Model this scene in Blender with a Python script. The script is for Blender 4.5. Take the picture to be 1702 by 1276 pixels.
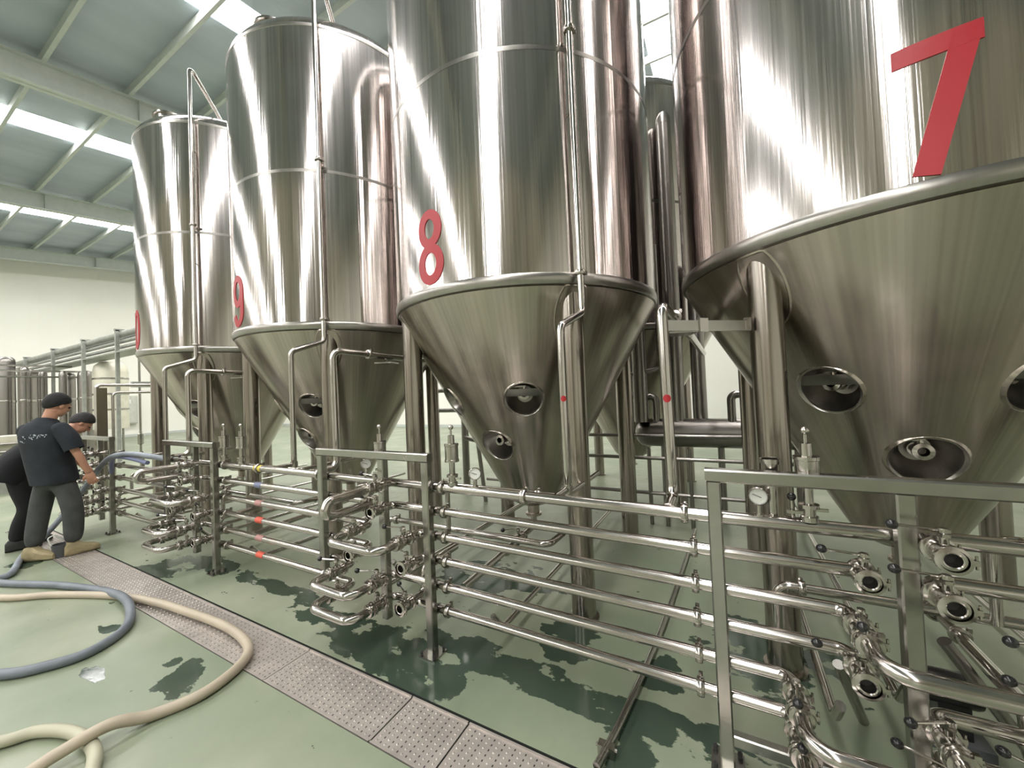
import bpy, math, random
from mathutils import Vector, Matrix
random.seed(7)
for o in list(bpy.data.objects): bpy.data.objects.remove(o)
SC = bpy.context.scene
COL = SC.collection

# ------------------------------------------------------------------ camera
cam_d = bpy.data.cameras.new('camera'); cam = bpy.data.objects.new('camera', cam_d); COL.objects.link(cam)
cam_d.sensor_fit = 'HORIZONTAL'; cam_d.sensor_width = 36.0; cam_d.lens = 630.0/1702.0*36.0
cam_d.clip_start = 0.05; cam_d.clip_end = 200
CX = Vector((0.8779, 0.0469, 0.4765)); CY = Vector((0.4771, 0.0016, -0.8788))
CX.normalize(); CY = (CY - CX*CX.dot(CY)).normalized(); CZ = CX.cross(CY)
cam.matrix_world = Matrix(((CX.x, CX.y, CX.z, 0), (CY.x, CY.y, CY.z, 0), (CZ.x, CZ.y, CZ.z, 1.55), (0, 0, 0, 1)))
SC.camera = cam

# ------------------------------------------------------------------ world, light level
w = bpy.data.worlds.new('world'); SC.world = w; w.use_nodes = True
w.node_tree.nodes['Background'].inputs[0].default_value = (0.75, 0.85, 1.0, 1)
w.node_tree.nodes['Background'].inputs[1].default_value = 0.6
SKYLIGHT = 13.5
vs = SC.view_settings
vs.view_transform = 'Standard'; vs.look = 'None'; vs.gamma = 1.0; vs.use_curve_mapping = False
vs.exposure = 0.92

# ------------------------------------------------------------------ materials
def nm(name):
    m = bpy.data.materials.new(name); m.use_nodes = True
    nt = m.node_tree; return m, nt, nt.nodes['Principled BSDF']
def node(nt, t, **kw):
    n = nt.nodes.new(t)
    for k, v in kw.items(): setattr(n, k, v)
    return n
def ln(nt, a, b): nt.links.new(a, b)
def c4(c): return (c[0], c[1], c[2], 1)
def ramp(nt, fac, stops):
    r = node(nt, 'ShaderNodeValToRGB'); ln(nt, fac, r.inputs[0])
    el = r.color_ramp.elements
    while len(el) < len(stops): el.new(0.5)
    for e, (p, c) in zip(el, stops): e.position = p; e.color = c4(c)
    return r.outputs[0]
def math_(nt, op, a, b=None, clamp=False):
    n = node(nt, 'ShaderNodeMath', operation=op); n.use_clamp = clamp
    for i, x in enumerate((a, b)):
        if x is None: continue
        if isinstance(x, (int, float)): n.inputs[i].default_value = x
        else: ln(nt, x, n.inputs[i])
    return n.outputs[0]
def noise(nt, scale=(1, 1, 1), s=1.0, detail=3.0, coord='Object', rough=0.5):
    tc = node(nt, 'ShaderNodeTexCoord'); mp = node(nt, 'ShaderNodeMapping'); ln(nt, tc.outputs[coord], mp.inputs[0])
    mp.inputs['Scale'].default_value = scale
    n = node(nt, 'ShaderNodeTexNoise'); ln(nt, mp.outputs[0], n.inputs['Vector'])
    n.inputs['Scale'].default_value = s; n.inputs['Detail'].default_value = detail; n.inputs['Roughness'].default_value = rough
    return n.outputs['Fac']
def plain(name, col, rough=0.5, metal=0.0, var=0.08, s=6.0, bump=0.0):
    m, nt, b = nm(name)
    f = noise(nt, s=s)
    lo = tuple(x*(1-var) for x in col); hi = tuple(min(1, x*(1+var)) for x in col)
    ln(nt, ramp(nt, f, [(0.3, lo), (0.7, hi)]), b.inputs['Base Color'])
    b.inputs['Roughness'].default_value = rough; b.inputs['Metallic'].default_value = metal
    if bump:
        bp = node(nt, 'ShaderNodeBump'); bp.inputs['Strength'].default_value = bump; bp.inputs['Distance'].default_value = 0.01
        ln(nt, noise(nt, s=s*8), bp.inputs['Height']); ln(nt, bp.outputs[0], b.inputs['Normal'])
    return m
def steel(name, col, rough, streak=(6, 6, 0.25), wave=0.0, fine=0.0, rv=0.06):
    m, nt, b = nm(name)
    b.inputs['Metallic'].default_value = 1.0
    f = noise(nt, streak, 3.0, 4.0)
    ln(nt, ramp(nt, f, [(0.3, tuple(x*0.94 for x in col)), (0.7, tuple(min(1, x*1.04) for x in col))]), b.inputs['Base Color'])
    r = math_(nt, 'MULTIPLY_ADD', f, rv*2); r.node.inputs[2].default_value = rough-rv
    ln(nt, r, b.inputs['Roughness'])
    nrm = None
    if wave:
        bp = node(nt, 'ShaderNodeBump'); bp.inputs['Strength'].default_value = 1.0; bp.inputs['Distance'].default_value = wave
        ln(nt, noise(nt, (1, 1, 0.28), 2.2, 1.0), bp.inputs['Height']); nrm = bp.outputs[0]
    if fine:
        b2 = node(nt, 'ShaderNodeBump'); b2.inputs['Strength'].default_value = 1.0; b2.inputs['Distance'].default_value = fine
        ln(nt, noise(nt, (1, 1, 0.02), 30.0, 2.0), b2.inputs['Height'])
        if nrm: ln(nt, nrm, b2.inputs['Normal'])
        nrm = b2.outputs[0]
    if nrm: ln(nt, nrm, b.inputs['Normal'])
    return m
def steel_streak(name, col, rough, freq=9.0, var=0.14, wave=0.003, rv=0.05, aniso=0.0):
    # rolled sheet: fine streaks that follow the generator lines of the vessel
    m, nt, b = nm(name)
    b.inputs['Metallic'].default_value = 1.0
    tc = node(nt, 'ShaderNodeTexCoord'); sp = node(nt, 'ShaderNodeSeparateXYZ'); ln(nt, tc.outputs['Object'], sp.inputs[0])
    th = math_(nt, 'ARCTAN2', sp.outputs[0], math_(nt, 'MULTIPLY', sp.outputs[1], -1.0))
    def tex(fx, fz, detail):
        cb = node(nt, 'ShaderNodeCombineXYZ'); ln(nt, math_(nt, 'MULTIPLY', th, fx), cb.inputs[0]); ln(nt, math_(nt, 'MULTIPLY', sp.outputs[2], fz), cb.inputs[2])
        n = node(nt, 'ShaderNodeTexNoise'); ln(nt, cb.outputs[0], n.inputs['Vector']); n.inputs['Scale'].default_value = 1.0; n.inputs['Detail'].default_value = detail
        return n.outputs['Fac']
    if aniso:
        tg = node(nt, 'ShaderNodeTangent', direction_type='RADIAL', axis='Z'); ln(nt, tg.outputs[0], b.inputs['Tangent'])
        b.inputs['Anisotropic'].default_value = aniso; b.inputs['Anisotropic Rotation'].default_value = 0.25
    f1 = tex(freq, 0.12, 4.0); f2 = tex(freq*6, 0.35, 3.0)
    f = math_(nt, 'ADD', math_(nt, 'MULTIPLY', f1, 0.6), math_(nt, 'MULTIPLY', f2, 0.4))
    ln(nt, ramp(nt, f, [(0.36, tuple(x*(1-var) for x in col)), (0.64, tuple(min(1, x*(1+var)) for x in col))]), b.inputs['Base Color'])
    r = math_(nt, 'MULTIPLY_ADD', f, rv*2); r.node.inputs[2].default_value = rough-rv; ln(nt, r, b.inputs['Roughness'])
    bp = node(nt, 'ShaderNodeBump'); bp.inputs['Strength'].default_value = 1.0; bp.inputs['Distance'].default_value = wave
    ln(nt, tex(3.2, 0.6, 1.5), bp.inputs['Height'])
    b2 = node(nt, 'ShaderNodeBump'); b2.inputs['Strength'].default_value = 1.0; b2.inputs['Distance'].default_value = wave*0.06
    ln(nt, f2, b2.inputs['Height']); ln(nt, bp.outputs[0], b2.inputs['Normal']); ln(nt, b2.outputs[0], b.inputs['Normal'])
    return m
M = {}
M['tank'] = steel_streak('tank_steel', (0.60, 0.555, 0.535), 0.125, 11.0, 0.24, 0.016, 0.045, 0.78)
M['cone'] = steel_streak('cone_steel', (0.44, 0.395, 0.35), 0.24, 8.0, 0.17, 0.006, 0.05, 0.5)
M['rim'] = steel_streak('rim_steel', (0.36, 0.345, 0.32), 0.30, 7.0, 0.06, 0.0)
M['weld'] = steel_streak('weld_steel', (0.24, 0.23, 0.21), 0.33, 9.0, 0.1, 0.0)
M['leg'] = steel('leg_steel', (0.34, 0.305, 0.27), 0.22, streak=(14, 14, 0.3))
M['pipe'] = steel('pipe_steel', (0.48, 0.455, 0.425), 0.15, streak=(4, 4, 4), rv=0.04)
M['frame'] = steel('frame_steel', (0.37, 0.36, 0.33), 0.25, streak=(5, 5, 5))
M['valve'] = steel('valve_steel', (0.45, 0.425, 0.395), 0.17, streak=(9, 9, 9))
M['clad'] = steel('cladding_steel', (0.27, 0.255, 0.235), 0.30, streak=(3, 3, 0.2), rv=0.03)
M['grate'] = plain('grate_steel', (0.48, 0.435, 0.40), 0.33, 0.55, var=0.12, s=9)
M['black'] = plain('black_plastic', (0.012, 0.012, 0.013), 0.22)
M['dark'] = plain('dark_bore', (0.02, 0.02, 0.02), 0.6)
M['red'] = plain('red_vinyl', (0.38, 0.013, 0.022), 0.45, var=0.05)
M['dial'] = plain('dial_white', (0.75, 0.76, 0.72), 0.3)
M['yellow'] = plain('yellow_tape', (0.75, 0.62, 0.10), 0.5)
M['blue_tape'] = plain('blue_tape', (0.17, 0.19, 0.30), 0.5)
M['red_tape'] = plain('red_tape', (0.62, 0.10, 0.06), 0.5)
M['pink_tape'] = plain('pink_tape', (0.42, 0.22, 0.20), 0.5)
M['hose_blue'] = plain('hose_blue', (0.15, 0.17, 0.195), 0.5, var=0.22, s=5, bump=0.1)
M['hose_cream'] = plain('hose_cream', (0.42, 0.36, 0.275), 0.5, var=0.12, s=4)
M['hose_white'] = plain('hose_white', (0.40, 0.39, 0.29), 0.5, var=0.12, s=4)
M['hose_grey'] = plain('hose_grey', (0.21, 0.235, 0.27), 0.5, var=0.3, s=7)
M['skin'] = plain('skin', (0.52, 0.27, 0.18), 0.5, var=0.08)
M['hair'] = plain('hair', (0.006, 0.006, 0.006), 0.75, var=0.3, s=60, bump=0.4)
M['hair2'] = plain('hair_greying', (0.022, 0.020, 0.020), 0.75, var=0.5, s=50, bump=0.4)
M['shirt'] = plain('tshirt_navy', (0.014, 0.018, 0.024), 0.9, var=0.25, s=9, bump=0.15)
M['shirt2'] = plain('shirt_black', (0.007, 0.008, 0.010), 0.9, var=0.3, s=9, bump=0.15)
M['trouser'] = plain('trousers_grey', (0.055, 0.059, 0.058), 0.9, var=0.2, s=9, bump=0.2)
M['trouser2'] = plain('trousers_black', (0.007, 0.008, 0.009), 0.9, var=0.25, s=9)
M['boot'] = plain('boot_tan', (0.30, 0.25, 0.14), 0.7, var=0.25, s=14)
M['boot2'] = plain('shoe_black', (0.02, 0.02, 0.02), 0.6)
M['print'] = plain('white_print', (0.42, 0.46, 0.48), 0.7, var=0.3, s=40)
M['bucket'] = plain('bucket_grey', (0.07, 0.075, 0.08), 0.5)
M['rack'] = plain('rack_grey', (0.33, 0.34, 0.31), 0.45, 0.4, var=0.15)
M['pale'] = plain('pale_vessel', (0.62, 0.60, 0.50), 0.4, 0.2)
M['cabinet'] = plain('cabinet_grey', (0.50, 0.51, 0.45), 0.5)
M['beam'] = plain('beam_paint', (0.50, 0.53, 0.50), 0.55, var=0.05)
M['soil'] = plain('channel_dark', (0.03, 0.035, 0.03), 0.7)

def wall_mat():
    m, nt, b = nm('wall_panels')
    tc = node(nt, 'ShaderNodeTexCoord'); sp = node(nt, 'ShaderNodeSeparateXYZ'); ln(nt, tc.outputs['Object'], sp.inputs[0])
    f = noise(nt, s=0.35, detail=4)
    ln(nt, ramp(nt, f, [(0.3, (0.78, 0.77, 0.70)), (0.7, (0.84, 0.83, 0.77))]), b.inputs['Base Color'])
    b.inputs['Roughness'].default_value = 0.5
    fr = math_(nt, 'FRACT', math_(nt, 'ADD', sp.outputs[0], sp.outputs[1]))
    seam = math_(nt, 'LESS_THAN', fr, 0.012)
    bp = node(nt, 'ShaderNodeBump'); bp.invert = True; bp.inputs['Strength'].default_value = 0.5; bp.inputs['Distance'].default_value = 0.01
    ln(nt, seam, bp.inputs['Height']); ln(nt, bp.outputs[0], b.inputs['Normal'])
    return m
def roof_mat():
    m, nt, b = nm('roof_sheet')
    tc = node(nt, 'ShaderNodeTexCoord'); sp = node(nt, 'ShaderNodeSeparateXYZ'); ln(nt, tc.outputs['Object'], sp.inputs[0])
    f = noise(nt, (1.0, 0.25, 1), 1.2, 5)
    ln(nt, ramp(nt, f, [(0.3, (0.325, 0.378, 0.42)), (0.7, (0.42, 0.47, 0.515))]), b.inputs['Base Color'])
    b.inputs['Roughness'].default_value = 0.45
    fr = math_(nt, 'FRACT', math_(nt, 'MULTIPLY', sp.outputs[0], 2.2))
    tri = math_(nt, 'GREATER_THAN', fr, 0.88)
    bp = node(nt, 'ShaderNodeBump'); bp.inputs['Strength'].default_value = 0.7; bp.inputs['Distance'].default_value = 0.03
    ln(nt, tri, bp.inputs['Height']); ln(nt, bp.outputs[0], b.inputs['Normal'])
    return m
WET_SHADE = [(-2.74, 1.00, .16, .10), (-2.98, 1.03, .05, .05), (-1.95, 1.70, .40, .16), (-1.62, 1.62, .30, .16), (-1.30, 1.88, .35, .10), (-0.85, 1.86, .40, .09),
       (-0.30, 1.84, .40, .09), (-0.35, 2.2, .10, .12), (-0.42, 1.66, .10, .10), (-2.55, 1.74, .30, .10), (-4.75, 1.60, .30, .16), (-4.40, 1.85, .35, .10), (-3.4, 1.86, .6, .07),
       (0.25, 1.66, .2, .12), (-0.9, 2.25, .2, .16), (-6.35, 1.05, .22, .1), (-1.75, 1.50, .10, .05), (-3.3, 0.78, .12, .04), (-3.9, 1.0, .1, .04), (0.2, 2.6, .3, .3), (-1.7, 2.7, .4, .25)]  # ellipses for water spots and for shade painted below the pipes
def floor_mat():
    m, nt, b = nm('green_floor_paint')
    tc = node(nt, 'ShaderNodeTexCoord'); sp = node(nt, 'ShaderNodeSeparateXYZ'); ln(nt, tc.outputs['Object'], sp.inputs[0])
    n1 = noise(nt, s=0.9, detail=5); n2 = noise(nt, (1.0, 1.6, 1.0), 4.0, 5, rough=0.55); n3 = noise(nt, (1, 1, 1), 14, 4)
    base = ramp(nt, n1, [(0.3, (0.170, 0.208, 0.142)), (0.5, (0.222, 0.255, 0.176)), (0.70, (0.325, 0.342, 0.255))])
    # water stains and painted shade under the pipes: soft ellipses broken up by noise
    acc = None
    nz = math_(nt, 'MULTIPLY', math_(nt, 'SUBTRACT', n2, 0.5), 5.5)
    for (x, y, rx, ry) in WET_SHADE:
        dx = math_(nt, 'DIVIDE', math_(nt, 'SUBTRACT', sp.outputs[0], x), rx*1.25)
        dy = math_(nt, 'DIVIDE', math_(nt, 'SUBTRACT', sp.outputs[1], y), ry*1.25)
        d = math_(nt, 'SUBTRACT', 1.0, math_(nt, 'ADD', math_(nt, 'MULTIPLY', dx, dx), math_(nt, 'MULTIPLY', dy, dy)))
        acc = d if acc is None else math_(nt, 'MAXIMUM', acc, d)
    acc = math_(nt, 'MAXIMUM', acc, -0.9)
    wet_shade = math_(nt, 'MULTIPLY', math_(nt, 'SUBTRACT', math_(nt, 'ADD', acc, nz), 0.22), 9.0, clamp=True)
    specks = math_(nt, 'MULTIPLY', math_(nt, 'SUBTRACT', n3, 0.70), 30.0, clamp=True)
    wet_shade2 = math_(nt, 'MAXIMUM', wet_shade, math_(nt, 'MULTIPLY', specks, 0.6))
    mx = node(nt, 'ShaderNodeMix', data_type='RGBA'); ln(nt, wet_shade2, mx.inputs[0]); ln(nt, base, mx.inputs[6]); mx.inputs[7].default_value = (0.042, 0.064, 0.044, 1)
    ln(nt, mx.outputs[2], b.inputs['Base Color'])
    r = math_(nt, 'SUBTRACT', math_(nt, 'MULTIPLY_ADD', n2, 0.22), math_(nt, 'MULTIPLY', wet_shade2, 0.26)); 
    r.node.inputs[0].links[0].from_node.inputs[2].default_value = 0.26
    ln(nt, math_(nt, 'MAXIMUM', r, 0.07), b.inputs['Roughness'])
    # hairline cracks
    vo = node(nt, 'ShaderNodeTexVoronoi', feature='DISTANCE_TO_EDGE'); vo.inputs['Scale'].default_value = 0.8
    ln(nt, tc.outputs['Object'], vo.inputs['Vector'])
    bp = node(nt, 'ShaderNodeBump'); bp.inputs['Strength'].default_value = 0.12; bp.inputs['Distance'].default_value = 0.01
    ln(nt, math_(nt, 'ADD', n2, math_(nt, 'MULTIPLY', wet_shade, 0.1)), bp.inputs['Height']); ln(nt, bp.outputs[0], b.inputs['Normal'])
    return m
def skylight_mat():
    m, nt, b = nm('skylight_sheet')
    b.inputs['Base Color'].default_value = (0.9, 0.9, 0.88, 1); b.inputs['Roughness'].default_value = 0.5
    b.inputs['Emission Color'].default_value = (1.0, 0.975, 0.965, 1); b.inputs['Emission Strength'].default_value = SKYLIGHT
    return m
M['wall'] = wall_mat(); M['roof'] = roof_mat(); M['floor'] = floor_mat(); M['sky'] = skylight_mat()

# ------------------------------------------------------------------ mesh helpers
def V(*a): return Vector(a)
def fil(pts, rad, seg=6):
    pts = [Vector(p) for p in pts]
    if rad <= 0 or len(pts) < 3: return pts
    out = [pts[0]]
    for i in range(1, len(pts)-1):
        p, a, b = pts[i], pts[i-1], pts[i+1]
        u = (a-p); v = (b-p); lu, lv = u.length, v.length
        if lu < 1e-6 or lv < 1e-6: continue
        u /= lu; v /= lv
        ang = u.angle(v)
        if ang > 3.10: out.append(p); continue
        t = min(rad/math.tan(ang/2), lu*0.49, lv*0.49)
        r = t*math.tan(ang/2)
        c = p + (u+v).normalized()*(r/math.sin(ang/2))
        s, e = p+u*t-c, p+v*t-c
        tot = s.angle(e); ax = s.cross(e).normalized()
        for k in range(seg+1):
            out.append(c + Matrix.Rotation(tot*k/seg, 3, ax) @ s)
    out.append(pts[-1]); return out
def spline(pts, n=8):
    pts = [Vector(p) for p in pts]; P = [pts[0]*2-pts[1]]+pts+[pts[-1]*2-pts[-2]]; out = []
    for i in range(1, len(P)-2):
        a, b, c, d = P[i-1:i+3]
        for k in range(n):
            t = k/n
            out.append(0.5*((2*b)+(c-a)*t+(2*a-5*b+4*c-d)*t*t+(3*b-a-3*c+d)*t**3))
    out.append(pts[-1]); return out
class MB:
    def __init__(s): s.v = []; s.f = []
    def add(s, vs, fs):
        k = len(s.v); s.v += [Vector(x) for x in vs]; s.f += [tuple(i+k for i in f) for f in fs]; return s
    def tube(s, path, r, n=14, caps=True):
        path = [Vector(p) for p in path]; m = len(path)
        T = [(path[min(i+1, m-1)]-path[max(i-1, 0)]).normalized() for i in range(m)]
        ref = Vector((0, 0, 1)) if abs(T[0].z) < 0.9 else Vector((1, 0, 0))
        N = (ref-T[0]*ref.dot(T[0])).normalized(); vs = []
        for i in range(m):
            if i: N = T[i-1].rotation_difference(T[i]) @ N; N = (N-T[i]*N.dot(T[i])).normalized()
            B = T[i].cross(N); rr = r[i] if isinstance(r, (list, tuple)) else r
            for k in range(n):
                a = 2*math.pi*k/n; vs.append(path[i]+(N*math.cos(a)+B*math.sin(a))*rr)
        fs = [(i*n+k, i*n+(k+1) % n, (i+1)*n+(k+1) % n, (i+1)*n+k) for i in range(m-1) for k in range(n)]
        if caps: fs += [tuple(range(n-1, -1, -1)), tuple(range((m-1)*n, m*n))]
        return s.add(vs, fs)
    def cyl(s, a, b, r, n=16): return s.tube([a, b], r, n)
    def lathe(s, prof, n=32, o=(0, 0, 0), axis=(0, 0, 1), a0=0.0):
        ax = Vector(axis).normalized(); q = Vector((0, 0, 1)).rotation_difference(ax) if (ax - Vector((0, 0, -1))).length > 1e-4 else Matrix.Rotation(math.pi, 3, 'X').to_quaternion()
        o = Vector(o); vs = []
        for (r, z) in prof:
            for k in range(n):
                a = a0+2*math.pi*k/n; vs.append(o+q @ Vector((r*math.cos(a), r*math.sin(a), z)))
        m = len(prof)
        fs = [(i*n+k, i*n+(k+1) % n, (i+1)*n+(k+1) % n, (i+1)*n+k) for i in range(m-1) for k in range(n)]
        if prof[0][0] > 1e-6 and False: pass
        return s.add(vs, fs)
    def box(s, c, d, rz=0.0, ch=0.0):
        x, y, z = d[0]/2, d[1]/2, d[2]/2; R = Matrix.Rotation(rz, 3, 'Z'); c = Vector(c)
        if ch <= 0:
            vs = [c+R @ Vector((i*x, j*y, k*z)) for k in (-1, 1) for j in (-1, 1) for i in (-1, 1)]
            return s.add(vs, [(0, 2, 3, 1), (4, 5, 7, 6), (0, 1, 5, 4), (2, 6, 7, 3), (0, 4, 6, 2), (1, 3, 7, 5)])
        # chamfered along its longest axis
        L = max(range(3), key=lambda i: d[i]); h = (x, y, z); A = [i for i in range(3) if i != L]
        a, b = h[A[0]], h[A[1]]
        ring = [(a-ch, -b), (a, -b+ch), (a, b-ch), (a-ch, b), (-a+ch, b), (-a, b-ch), (-a, -b+ch), (-a+ch, -b)]
        vs = []
        for e in (-1, 1):
            for (p, q) in ring:
                w = [0, 0, 0]; w[L] = e*h[L]; w[A[0]] = p; w[A[1]] = q; vs.append(c+R @ Vector(w))
        fs = [(i, (i+1) % 8, 8+(i+1) % 8, 8+i) for i in range(8)]+[tuple(range(7, -1, -1)), tuple(range(8, 16))]
        return s.add(vs, fs)
    def ball(s, c, r, n=12, m=8, sc=(1, 1, 1)):
        c = Vector(c); vs = [c+Vector((0, 0, r*sc[2]))]; fs = []
        for i in range(1, m):
            t = math.pi*i/m
            for k in range(n):
                a = 2*math.pi*k/n; vs.append(c+Vector((r*sc[0]*math.sin(t)*math.cos(a), r*sc[1]*math.sin(t)*math.sin(a), r*sc[2]*math.cos(t))))
        vs.append(c-Vector((0, 0, r*sc[2]))); e = len(vs)-1
        fs += [(0, 1+k, 1+(k+1) % n) for k in range(n)]
        fs += [(1+i*n+k, 1+(i+1)*n+k, 1+(i+1)*n+(k+1) % n, 1+i*n+(k+1) % n) for i in range(m-2) for k in range(n)]
        fs += [(e, 1+(m-2)*n+(k+1) % n, 1+(m-2)*n+k) for k in range(n)]
        return s.add(vs, fs)
    def mesh(s, name, off=None, ang=35):
        vs = s.v if off is None else [v-off for v in s.v]
        me = bpy.data.meshes.new(name); me.from_pydata([tuple(v) for v in vs], [], s.f); me.validate()
        import bmesh
        bm = bmesh.new(); bm.from_mesh(me); bmesh.ops.remove_doubles(bm, verts=bm.verts, dist=1e-6)
        bmesh.ops.recalc_face_normals(bm, faces=bm.faces); bm.to_mesh(me); bm.free()
        me.polygons.foreach_set('use_smooth', [True]*len(me.polygons)); me.set_sharp_from_angle(angle=math.radians(ang))
        return me
def raw(name, me, mat, parent=None, loc=(0, 0, 0), rot=(0, 0, 0)):
    o = bpy.data.objects.new(name, me); COL.objects.link(o)
    if mat is not None and len(me.materials) == 0: me.materials.append(M[mat] if isinstance(mat, str) else mat)
    o.location = loc; o.rotation_euler = rot
    if parent is not None: o.parent = parent
    return o
def root_of(o):
    while o.parent: o = o.parent
    return o
def part(name, mb, mat, parent, label=None):           # mb in world coordinates, thing roots are unrotated
    o = raw(name, mb.mesh(name, Vector(root_of(parent).location)), mat, parent)
    if label: o['label'] = label
    return o
def tag(o, label, cat, group=None):
    o['label'] = label; o['category'] = cat
    if group: o['group'] = group
    return o
def thing(name, label, cat, loc, group=None, rz=0.0):
    o = bpy.data.objects.new(name, None); COL.objects.link(o); o.location = loc; o.rotation_euler = (0, 0, rz); o.empty_display_size = 0.1
    return tag(o, label, cat, group)
def single(name, mb, mat, label, cat, group=None):     # a thing that is one mesh, origin at its base
    n = len(mb.v); c = sum(mb.v, Vector())/n; c.z = min(v.z for v in mb.v)
    o = raw(name, mb.mesh(name, c), mat, None, c); return tag(o, label, cat, group)
def struct(name, mb, mat, label=None):
    o = raw(name, mb.mesh(name), mat); o['kind'] = 'structure'
    if label: o['label'] = label
    return o

# ------------------------------------------------------------------ building shell
X0, X1, YF, YB = -28.1, 6.6, -20.0, 14.5
def roofz(y): return 8.4+0.12*y
DX0, DX1, DY0, DY1 = -8.25, 2.3, 1.188, 1.492           # drain channel
fl = MB()
def quad(a, b, c, d, z): fl.add([(a, b, z), (c, b, z), (c, d, z), (a, d, z)], [(0, 1, 2, 3)])
quad(X0, YF, X1, DY0, 0); quad(X0, DY1, X1, YB, 0); quad(X0, DY0, DX0, DY1, 0); quad(DX1, DY0, X1, DY1, 0)
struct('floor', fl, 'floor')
ch = MB(); z = -0.16
ch.add([(DX0, DY0, 0), (DX1, DY0, 0), (DX1, DY1, 0), (DX0, DY1, 0), (DX0, DY0, z), (DX1, DY0, z), (DX1, DY1, z), (DX0, DY1, z)], [(0, 1, 5, 4), (1, 2, 6, 5), (2, 3, 7, 6), (3, 0, 4, 7), (4, 5, 6, 7)])
struct('trim_1', ch, 'soil', 'dark floor drain channel under the steel gratings')
def wall(name, a, b, za, zb):
    m = MB(); m.add([(a[0], a[1], -0.05), (b[0], b[1], -0.05), (b[0], b[1], zb), (a[0], a[1], za)], [(0, 1, 2, 3)]); return struct(name, m, 'wall')
wall('wall_left', (X0, YF), (X0, YB), roofz(YF), roofz(YB))
wall('wall_right', (X1, YF), (X1, YB), roofz(YF), roofz(YB))
wall('wall_back', (X0, YB), (X1, YB), roofz(YB), roofz(YB))
wall('wall_front', (X0, YF), (X1, YF), roofz(YF), roofz(YF))
M['reflect_beige'] = plain('beige_sheet', (0.60, 0.53, 0.46), 0.5); M['door_grey'] = plain('door_grey', (0.20, 0.20, 0.20), 0.45); M['reflect_brown'] = plain('brown_sheet', (0.42, 0.36, 0.31), 0.5)
rw = random.Random(11); x = X0; i = 0
while x < X1-.4:                                        # added wall lining behind the camera: upright sheets in mixed shades for reflections
    wd = rw.choice((.5, .8, 1.1, 1.6)); wd = min(wd, X1-x); m = MB(); m.box((x+wd/2, YF+.03, 2.9), (wd-.03, .05, 5.8)); struct('trim_%d' % (100+i), m, rw.choice(('reflect_beige', 'reflect_beige', 'reflect_brown', 'wall'))); x += wd; i += 1
SKY = [(-22.05, -21.15), (-15.05, -14.15), (-8.05, -7.28), (-1.10, -0.30)]
cl = MB(); xs = [X0]+[x for s in SKY for x in s]+[X1]
for i in range(0, len(xs), 2):
    a, b = xs[i], xs[i+1]
    cl.add([(a, YF, roofz(YF)), (b, YF, roofz(YF)), (b, YB, roofz(YB)), (a, YB, roofz(YB))], [(0, 1, 2, 3)])
struct('ceiling', cl, 'roof')
M['bounce_liner'] = plain('cream_bounce_liner', (0.82, 0.75, 0.71), 0.6, var=0.05, s=0.5)
cl2 = MB()                                              # added cream sheets under the unseen front roof, brightening the tank reflections
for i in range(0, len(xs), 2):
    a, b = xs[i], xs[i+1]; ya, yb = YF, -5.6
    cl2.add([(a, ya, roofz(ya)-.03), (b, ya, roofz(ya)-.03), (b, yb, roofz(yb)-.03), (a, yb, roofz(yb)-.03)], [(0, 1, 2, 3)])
struct('trim_90', cl2, 'bounce_liner', 'added cream bounce sheets under the front roof')
for i, (a, b) in enumerate(SKY):
    m = MB(); y0, y1 = YF+0.8, YB-0.6
    m.add([(a, y0, roofz(y0)+.02), (b, y0, roofz(y0)+.02), (b, y1, roofz(y1)+.02), (a, y1, roofz(y1)+.02)], [(0, 1, 2, 3)])
    struct('window_%d' % (i+1), m, 'sky', 'long translucent skylight strip in the roof')
    m = MB()
    for (ya, yb) in ((YF, y0), (y1, YB)): m.add([(a, ya, roofz(ya)), (b, ya, roofz(ya)), (b, yb, roofz(yb)), (a, yb, roofz(yb))], [(0, 1, 2, 3)])
    struct('trim_%d' % (40+i), m, 'roof')
def sloped(x, wdt, ya, yb, d0, d1):
    m = MB(); vs = []
    for y in (ya, yb):
        for (dx, dz) in ((-wdt/2, -d1), (wdt/2, -d1), (wdt/2, -d0), (-wdt/2, -d0)): vs.append((x+dx, y, roofz(y)+dz))
    return m.add(vs, [(0, 1, 2, 3), (7, 6, 5, 4), (0, 4, 5, 1), (1, 5, 6, 2), (2, 6, 7, 3), (3, 7, 4, 0)])
k = 2
for x in (-26.5, -19.0, -11.5, -4.0, 3.5):
    m = sloped(x, 0.012, YF, YB, 0.20, 0.72); a = sloped(x, 0.24, YF, YB, 0.70, 0.72); b = sloped(x, 0.24, YF, YB, 0.20, 0.22)
    m.add(a.v, a.f); m.add(b.v, b.f)
    for j in range(-6, 5):                              # stiffener plates
        y = 3.0*j+0.6; m.box((x, y, roofz(y)-0.46), (0.2, 0.012, 0.48))
    struct('trim_%d' % k, m, 'beam', 'pale painted steel roof rafter'); k += 1
y = -19.1
while y < YB:
    m = MB(); z = roofz(y)
    m.add([(X0, y, z-.19), (X1, y, z-.19), (X1, y, z-.005), (X0, y, z-.005), (X0, y+.008, z-.19), (X1, y+.008, z-.19), (X1, y+.008, z-.005), (X0, y+.008, z-.005)],
          [(0, 1, 2, 3), (7, 6, 5, 4), (0, 4, 5, 1), (3, 2, 6, 7)])
    m.box(((X0+X1)/2, y+.03, z-.19), (X1-X0, .065, .008))
    struct('trim_%d' % k, m, 'beam', 'thin steel roof purlin'); k += 1; y += 1.25
m = MB()                                                # eaves rail on the far wall
m.box((X0+.06, (YF+YB)/2, 0.06), (.04, YB-YF, .12)); struct('baseboard_left', m, 'beam')
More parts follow.
